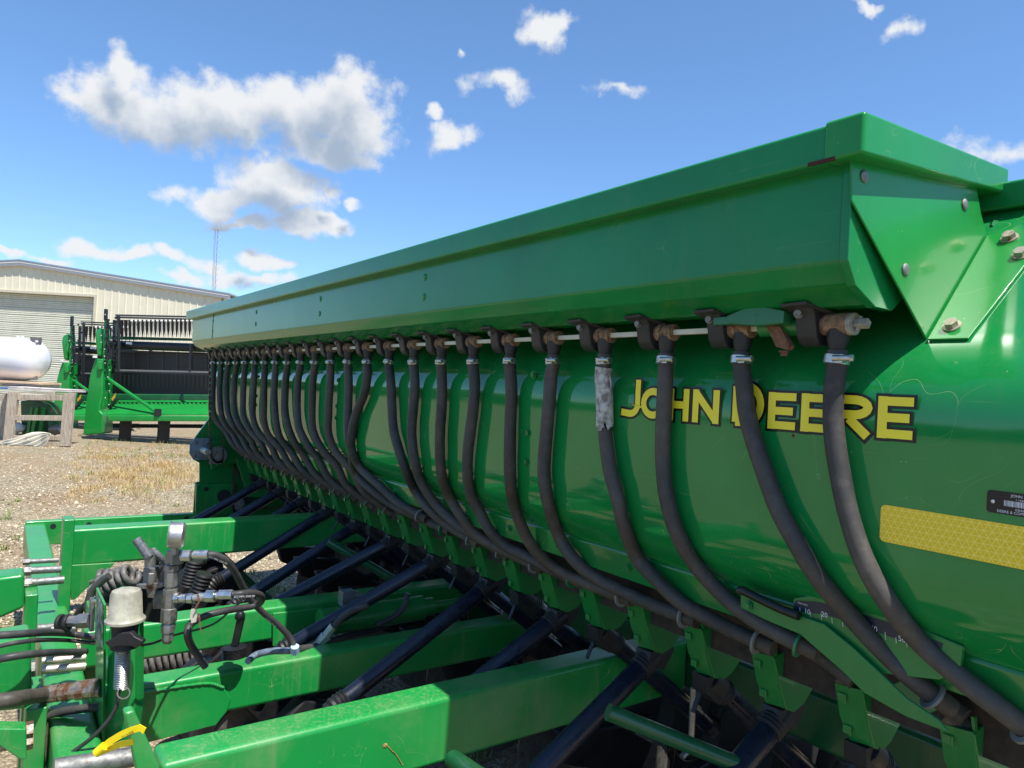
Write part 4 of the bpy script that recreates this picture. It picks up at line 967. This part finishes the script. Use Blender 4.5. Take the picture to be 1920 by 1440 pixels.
b=MB(); b.box(q(283,1085,1.96),(.014,.014,.032)); b.prism([q(x,y,1.965) for x,y in ((255,1096),(305,1093),(306,1101),(292,1104),(288,1122),(276,1121),(274,1105),(256,1104))],Fv*.012); b.build('valve_handle',castg,DR,bevel=.002)
b=MB(); b.tube(cr([q(281,1062,1.97),q(281,1050,1.97),q(278,1040,1.97),q(270,1032,1.97)],4),.014,12); b.build('elbow_fitting',steel,DR)
wire('hydraulic_hose',[(280,1045,1.96),(268,1028,1.96),(255,1011,1.96)],.0125,plain('speckled_hose',(.10,.105,.12),.6,nz=.7,scale=160))
wire('hydraulic_hose',[(285,1030,2.0),(298,1042,2.0),(312,1058,2.02)],.009,plain('speckled_hose2',(.10,.105,.12),.6,nz=.7,scale=160))
# maker's print on the hydraulic hoses
for (a_,c_,t_) in (((439,1119,1.925),(484,1117,1.965),'22.5 MPA 3250 PSI'),((498,1158,2.12),(534,1190,2.19),'22.5 MPA 3250 PSI'),((392,1043,1.93),(428,1058,1.965),'22.5 MPA 3250 PSI')):
    o_=onF(a_[:2],a_[2]); e_=onF(c_[:2],c_[2]); ex=(e_-o_).normalized(); ey=-ex.cross(Fv).normalized(); ey=ey if ey.z>0 else -ey; b=MB()
    text_geo(t_,.0082,b,lambda u_,v_: o_+ex*u_*.9+ey*(v_-.002)-Fv*.003); b.build('hose_print',white,DR,smooth=0)
# gauge
gc=q(330,1003,1.93); gax=(-Rv*.93-Fv*.35+Zv*.05).normalized()
b=MB(); b.tube([gc+gax*.018,gc+gax*.016,gc+gax*.011,gc-gax*.016,gc-gax*.022],.03,32,rs=[.034,.037,.0345,.0345,.029]); gg=b.build('pressure_gauge',metal('brushed_case',(.50,.49,.48),.45,0,.35),DR,smooth=40)
b=MB(); b.cyl(gc+gax*.0181,gc+gax*.0186,.031,28); b.build('gauge_glass',plain('glass_face',(.55,.56,.56),.15),gg)
b=MB(); b.cyl(gc-Zv*.033,gc-Zv*.052,.010,8); b.build('gauge_stem',castg,gg)
# upper hose run
b=MB()
for (x0,x1,y,r_) in ((341,359,1042,.0155),(362,377,1041,.0095),(365,391,1040,.0125)): b.tube([q(x0,y,VB),q(x1,y-.3,VB)],r_,8 if r_>.014 else 12)
b.build('crimp_fitting',alu,DR)
wire('hydraulic_hose',[(390,1040,1.95),(405,1041,1.96),(425,1052,1.98),(442,1075,2.02),(455,1100,2.06),(470,1125,2.1),(495,1150,2.15),(525,1175,2.2),(545,1198,2.22),(552,1215,2.22)],.0098,braid)
b=MB()
for (x0,x1,y,r_) in ((328,337,1121,.015),(338,350,1122,.012),(352,362,1122,.0135),(363,372,1121,.010),(373,386,1120,.012),(387,404,1118,.0165),(405,411,1117,.010),(411,436,1115,.013)): b.tube([q(x0,y,VB),q(x1,y-.5,VB)],r_,8 if r_>.0125 else 12)
b.build('crimp_fitting',alu,DR)
wire('hydraulic_hose',[(435,1115,1.95),(455,1113,1.96),(475,1112,2.0),(490,1118,2.05),(488,1130,2.1),(470,1137,2.1),(440,1142,2.05),(400,1150,2.0),(372,1160,1.98)],.0098,braid)
wire('hydraulic_hose',[(372,1160,1.98),(356,1172,1.97),(352,1190,1.96),(358,1210,2.0),(370,1228,2.03),(385,1250,2.05)],.0105,braid)
b=MB(); b.tube([onF((553,1212),2.21),onF((553,1224),2.22)],.013,10); b.build('crimp_fitting',plain('blue_band',(.35,.5,.6),.5),DR)
wire('hydraulic_hose',[(545,1220,2.25),(510,1221,2.25),(480,1228,2.25),(465,1240,2.2)],.0105,plain('blue_grey_hose',(.12,.16,.2),.5,nz=.6,scale=40))
wire('hydraulic_hose',[(560,1217,2.5),(600,1210,2.6),(660,1190,2.8),(720,1175,2.9),(745,1150,3.0),(765,1115,3.0)],.012,braid)
wire('hydraulic_hose',[(603,1208,2.6),(615,1190,2.6),(632,1168,2.6),(660,1145,2.6),(690,1135,2.6)],.013,rub)
b=MB(); 
for (a,c_,r_) in (((588,1214),(600,1205),.016),((600,1205),(612,1192),.021),((612,1192),(626,1174),.017)): b.tube([q(*a,2.6),q(*c_,2.6)],r_,8)
b.build('crimp_fitting',alu,DR)
b=MB(); b.prism([q(x,y,1.93) for x,y in ((359,1142),(368,1140),(370,1165),(360,1168),(357,1155))],-Fv*.003); b.build('paper_tag',plain('paper_tag',(.6,.52,.42),.8),DR)
b=MB(); b.tube(cr([q(371,1115,1.92),q(373,1128,1.92),(q(366,1142,1.92))],4),.003,6); b.prism([q(x,y,1.92) for x,y in ((370,1150),(374,1150),(378,1190),(375,1180))],Fv*.002); b.build('tie_strap',rust,DR)
# brass knobs at the left of the valve
b=MB()
for x in (113,126): b.cyl(q(x-3,1168,2.15),q(x+4,1168,2.15),.026,20)
b.build('black_knob',blkp,DR,bevel=.003)
b=MB(); b.tube([q(128,1165,2.15),q(145,1165,2.15)],.017,8); b.tube([q(146,1165,2.15),q(170,1163,2.15)],.022,6); b.bb(q(168,1120,2.17),q(176,1184,2.13)); b.build('brass_coupling',castg,DR)
sprm=plain('dusty_spring_steel',(.15,.14,.13),.6,.2,nz=.5,scale=50)
# springs and boots in the hitch gap
for (a,c_,R0,n,D) in (((250,1075),(190,1100),.035,5,2.7),((180,1085),(255,1082),.03,6,2.9),((270,1238),(385,1222),.055,9,3.3),((245,1110),(170,1115),.03,5,2.75)):
    b=MB(); b.coil(q(*a,D),q(*c_,D),R0,.011,n,8,14); b.build('tension_spring',sprm,DR,smooth=60)
wire('hydraulic_hose',[(205,1080,2.6),(190,1090,2.6),(172,1110,2.6),(165,1140,2.6),(172,1160,2.6)],.014,braid)
wire('hydraulic_hose',[(140,1160,2.7),(160,1135,2.7),(190,1125,2.7),(250,1120,2.7)],.013,blkp)
b=MB(); b.bar(q(452,1158,2.3),q(441,1208,2.3),.018,.02); b.sph(q(450,1155,2.3),.017,seg=10); b.build('lock_pin',blkp,DR)
for (a,c_,D) in (((440,1212),(440,1232),2.3),((366,1050),(352,1100),3.3),((384,1075),(365,1130),3.2)):
    b=MB(); A_=q(*a,D);B_=q(*c_,D); n=16; b.tube([A_+(B_-A_)*(i/n) for i in range(n+1)],.02,14,rs=[.033+.005*(i%2) for i in range(n+1)]); b.build('ribbed_boot',blkp,DR)
for (x,y,D) in ((390,1068,3.8),(425,1105,3.6),(405,1090,3.7)):
    b=MB(); c=q(x,y,D); b.ring(c,(0,1,0),.075,.03,.05,26); b.cyl(c-Vector((0,.03,0)),c+Vector((0,.03,0)),.035,16); b.build('idler_wheel',blkp,DR,bevel=.006)
# cylinder between the draw beams
A_=onY((600,1156),2.6); B_=onY((790,1150),2.6); zc=(A_.z+B_.z)/2
cy=MB(); cy.cyl((A_.x,2.6,zc),(B_.x,2.6,zc),.05,24); cyo=cy.build('lift_cylinder',green_d,DR,smooth=40)
b=MB(); b.cyl((B_.x,2.6,zc),(B_.x+.05,2.6,zc),.036,20); b.cyl((B_.x+.05,2.6,zc),(B_.x+.25,2.6,zc),.018,14); b.build('cylinder_rod',green_d,cyo)
b=MB(); b.box(onY((650,1120),2.6),(.05,.045,.055)); b.cyl(onY((658,1116),2.6),onY((674,1118),2.6),.018,6); b.build('port_fitting',steel,cyo)
b=MB(); b.tube(cr([onY(p,2.55) for p in ((765,1112),(758,1135),(740,1155),(705,1172))],5),.0115,10); b.build('hydraulic_hose',braid,DR)
q0=onY((722,1398),1.5295); b=MB(); b.sph(q0,.0065,1,.25,.9,10); b.tube(cr([q0+Vector((.006,0,-.002)),onY((735,1408),1.529),onY((742,1414),1.529),onY((755,1435),1.529)],4),.0012,5); b.build('paint_chip',plain('chip2',(.30,.20,.06),.8,nz=.7,scale=300),tb)
# diagonal rods under the hopper
for (a,c_,Y,r_) in (((1140,1335),(1400,1440),1.05,.017),((615,1015),(760,1100),3.1,.02),((390,1020),(520,1140),4.0,.022),((850,1425),(900,1460),1.4,.022),((715,1345),(740,1370),2.0,.018)):
    b=MB(); P0=onY(a,Y); P1=onY(c_,Y-.15); b.cyl(P0,P1,r_,14); b.build('brace_rod',green_dk,DR,smooth=40)
b=MB()
for (x,y) in ((1455,1290),(1300,1290)): 
    P0=onY((x,y),1.2); b.tube(cr([P0,P0-Zv*.14,P0-Zv*.17+Vector((-.03,0,0))],4),.008,8)
b.build('u_bolt',castg,DR)
# ---- rate scale and lever at the near end
sp_=MT('x')
A_=onX((1480,1125),1.30); B_=onX((1830,1240),1.30)
def sc_pt(x,y,X=1.225): return onX((x,y),X)
plate=MB().prism([sc_pt(*p) for p in ((1487,1122),(1515,1117),(1570,1122),(1650,1144),(1730,1180),(1805,1212),(1800,1250),(1760,1275),(1640,1262),(1545,1190),(1485,1150))],(.012,0,0)).build('scale_bracket',green_d,DR,bevel=.002)
MB().prism([sc_pt(*p,1.2245) for p in ((1492,1126),(1530,1128),(1590,1143),(1680,1172),(1768,1207),(1762,1222),(1700,1205),(1600,1168),(1545,1152),(1488,1144))],(-.0012,0,0)).build('rate_scale',plain('navy_scale',(.010,.018,.04),.35),plate)
ux=(sc_pt(1700,1182,1.2225)-sc_pt(1530,1130,1.2225)).normalized(); uz=Vector((0,.12,1)).normalized()
b=MB()
for (t_,x,y) in (('10',1508,1149),('20',1540,1155),('30',1581,1165),('40',1632,1181),('50',1684,1201),('60',1722,1214)):
    o_=sc_pt(x,y,1.2230); text_geo(t_,.0125,b,lambda u_,v_,o_=o_: o_+ux*u_+uz*v_)
text_geo('FEED RATE',.004,b,lambda u_,v_,o_=sc_pt(1496,1131,1.2230): o_+ux*u_+uz*v_)
for i in range(12):
    x=1500+i*20; y=1152+ (x-1500)*.27+ (x-1500)**2*.00018; p=sc_pt(x,y,1.2230); h=.010 if i%2 else .013
    b.add([p,p+ux*.0009,p+ux*.0009+uz*h,p+uz*h],[(0,1,2,3)])
b.build('scale_print',white,plate,smooth=0)
lv=MB().prism([onX(p,1.214) for p in ((1388,1105),(1400,1103),(1500,1155),(1545,1170),(1600,1215),(1650,1262),(1700,1310),(1760,1350),(1780,1375),(1700,1345),(1620,1300),(1580,1260),(1500,1190),(1440,1165),(1388,1140))],(.006,0,0)).build('rate_lever',green_d,DR,bevel=.002)
b=MB(); P=[onX(p,1.208) for p in ((1387,1110),(1392,1107),(1420,1121),(1460,1140),(1498,1155))]; b.tube(cr(P,4),.0085,12,rs=None); b.build('lever_grip',blkv,lv,smooth=60)
MB().hexb(onX((1403,1135),1.212),(-1,0,0),.007,.005).build('lever_bolt',green,lv)
MB().prism([onX(p,1.33) for p in ((1700,1270),(1770,1275),(1764,1330),(1740,1338),(1660,1290))],(.01,0,0)).build('hose_guide',tl,DR,bevel=.002)
MB().prism([onX(p,1.32) for p in ((1497,1185),(1520,1190),(1515,1215),(1503,1225),(1478,1213))],(.004,0,0)).build('hose_guide',tl,DR,bevel=.001)
# continuing stubs of the guided hoses
for pts in (((1507,1212),(1545,1235),(1580,1260),(1602,1278)),((1765,1312),(1790,1330),(1810,1345))):
    b=MB(); b.tube(cr([onX(p,1.35) for p in pts],5),.0165,14); b.build('seed_hose',rub,DR,smooth=70)
# ---- far end plate with sprockets and chain
EY=5.12
FE=MB().prism([onY(p,EY) for p in ((404,690),(440,740),(560,860),(660,930),(660,975),(362,968),(366,905),(374,903),(374,868),(363,862),(363,824),(392,785),(398,740))],(0,.02,0)).build('drive_end_plate',green,DR,bevel=.003)
MB().prism([onY(p,EY-.03) for p in ((368,908),(440,906),(440,965),(366,968))],(0,.02,0)).build('lower_cover',green,FE,bevel=.003)
MB().prism([onY(p,EY-.07) for p in ((394,830),(440,818),(470,850),(475,862),(440,868),(396,880))],(0,.03,0)).build('chain_cover',green,FE,bevel=.003)
MB().prism([onY(p,EY-.1) for p in ((443,862),(520,850),(540,925),(500,932),(465,932))],(0,.015,0)).build('gear_cover',green,FE,bevel=.003)
b=MB(); c=onY((377,842),EY-.03); b.prism([c+Vector((.075*math.cos(R_(a)),0,.09*math.sin(R_(a)))) for a in (20,55,125,160,200,235,305,340)],(0,.012,0)); bf=b.build('bearing_flange',plain('blue_zinc',(.16,.20,.24),.5,nz=.3),FE,bevel=.002)
for a in (45,135,225,315): b=MB(); b.sph(c+Vector((.055*math.cos(R_(a)),-.002,.062*math.sin(R_(a)))),.012,1,.6,1,8); b.build('flange_rivet',steel,bf)
b=MB(); b.cyl(c+Vector((0,-.20,0)),c+Vector((0,.0,0)),.02,16); b.build('stub_shaft',alu,FE)
for (x,y,r_,dy) in ((408,854,.055,-.14),(446,945,.04,-.04),(504,903,.045,-.16)):
    b=MB(); c=onY((x,y),EY+dy); b.ring(c,(0,1,0),r_,.018,.02,28); b.cyl(c-Vector((0,.03,0)),c+Vector((0,.03,0)),.024,12)
    for i in range(16): a=i*math.pi/8; b.box(c+Vector((math.cos(a)*r_,0,math.sin(a)*r_)),(.012,.01,.012),Matrix.Rotation(-a,3,'Y'))
    b.build('sprocket',castg if dy!=-.16 else blkp,FE)
chm=metal('oily_chain',(.12,.10,.085),.5,.3)
def chain(pts,dy):
    b=MB()
    P=cr([onY(p,EY+dy) for p in pts],6); 
    Ls=0; last=P[0]
    i=0
    for a,c_ in zip(P[:-1],P[1:]):
        n=max(1,int((c_-a).length/.022))
        for k in range(n):
            m_=a+(c_-a)*((k+.5)/n); d=(c_-a).normalized(); b.bar(m_-d*.012,m_+d*.012,.012 if i%2 else .007,.014); i+=1
    b.build('drive_chain',chm,FE)
chain([(393,670),(393,740),(394,800),(396,850),(402,864),(412,866),(418,856),(417,800),(416,740),(417,680)],-.15)
chain([(440,872),(438,900),(436,940),(438,955),(446,958),(500,953),(560,946)],-.05); chain([(440,872),(450,895),(470,905)],-.05)
for (x,y,r_) in ((420,930,.045),(464,932,.045),(387,917,.016)):
    c=onY((x,y),EY-.031); b=MB(); b.cyl(c,c+Vector((0,-.001,0)),r_,24); b.build('cover_hole',hid,FE)
for (x,y) in ((446,824),(454,851),(475,860),(476,876),(396,867),(366,850),(430,803)):
    MB().hexb(onY((x,y),EY-.115),(0,-1,0),.012,.01).build('cover_bolt',steel,FE)
b=MB(); b.box(onY((487,893),EY-.13),(.06,.03,.05),Matrix.Rotation(.3,3,'Y')); b.build('pale_switch_box',plain('pale_box',(.45,.48,.46),.5),FE)
# rear bulk of the drill, added to shade the ground under it
MB().bb((2.35,.30,-.70),(2.45,5.4,-.84)).build('rear_cross_beam',green_dk,DR,bevel=.012)
MB().bb((1.60,.42,.40),(2.15,5.17,-.372)).build('hopper_rear',green,hopper)
MB().bb((2.25,.35,-.42),(2.75,5.35,-.46)).build('walkboard',green_dk,DR,bevel=.006)
for j in range(24):
    y=cup_y(j)-.03; b=MB(); b.bar((1.95,y,-.98),(2.55,y,-1.22),.05,.09); b.box((2.1,y,-1.12),(.34,.07,.16),Matrix.Rotation(.35,3,'Y')); o=b.build('rear_arm',hid,DR,bevel=.01)
    b=MB(); b.ring((2.55+.1*(j%2),y+.02,-1.46),(0,1,0),.19,.11,.06,28); b.cyl((2.55+.1*(j%2),y-.01,-1.46),(2.55+.1*(j%2),y+.05,-1.46),.115,20); b.build('press_wheel',blkp,o,bevel=.01)
    if j%2: b=MB(); b.ring((1.98,y+.03,-1.42),(0,1,0),.225,.03,.008,36); b.build('coulter_disc',castg,o)

MB().bb((2.05,.9,-.15),(2.06,1.3,-.9)).build('rear_panel',white,DR)

# ------------------------------------------------------------------ lift everything so that the yard is z=0
for o in list(sc.objects):
    if o.parent is None and o.type!='LIGHT': o.location.z+=H
bpy.context.view_layer.update()
# things that are Empties: put the origin at the base of the thing
for o in list(sc.objects):
    if o.type=='EMPTY' and o.parent is None:
        ch=[c for c in o.children]; mn=[1e9]*3; mx=[-1e9]*3
        for c in ch:
            if c.type!='MESH': continue
            for v in c.bound_box:
                wv_=c.matrix_world@Vector(v)
                for i in range(3): mn[i]=min(mn[i],wv_[i]); mx[i]=max(mx[i],wv_[i])
        base=Vector(((mn[0]+mx[0])/2,(mn[1]+mx[1])/2,max(0,mn[2]))); delta=base-o.location; o.location=base
        for c in ch: c.location-=delta
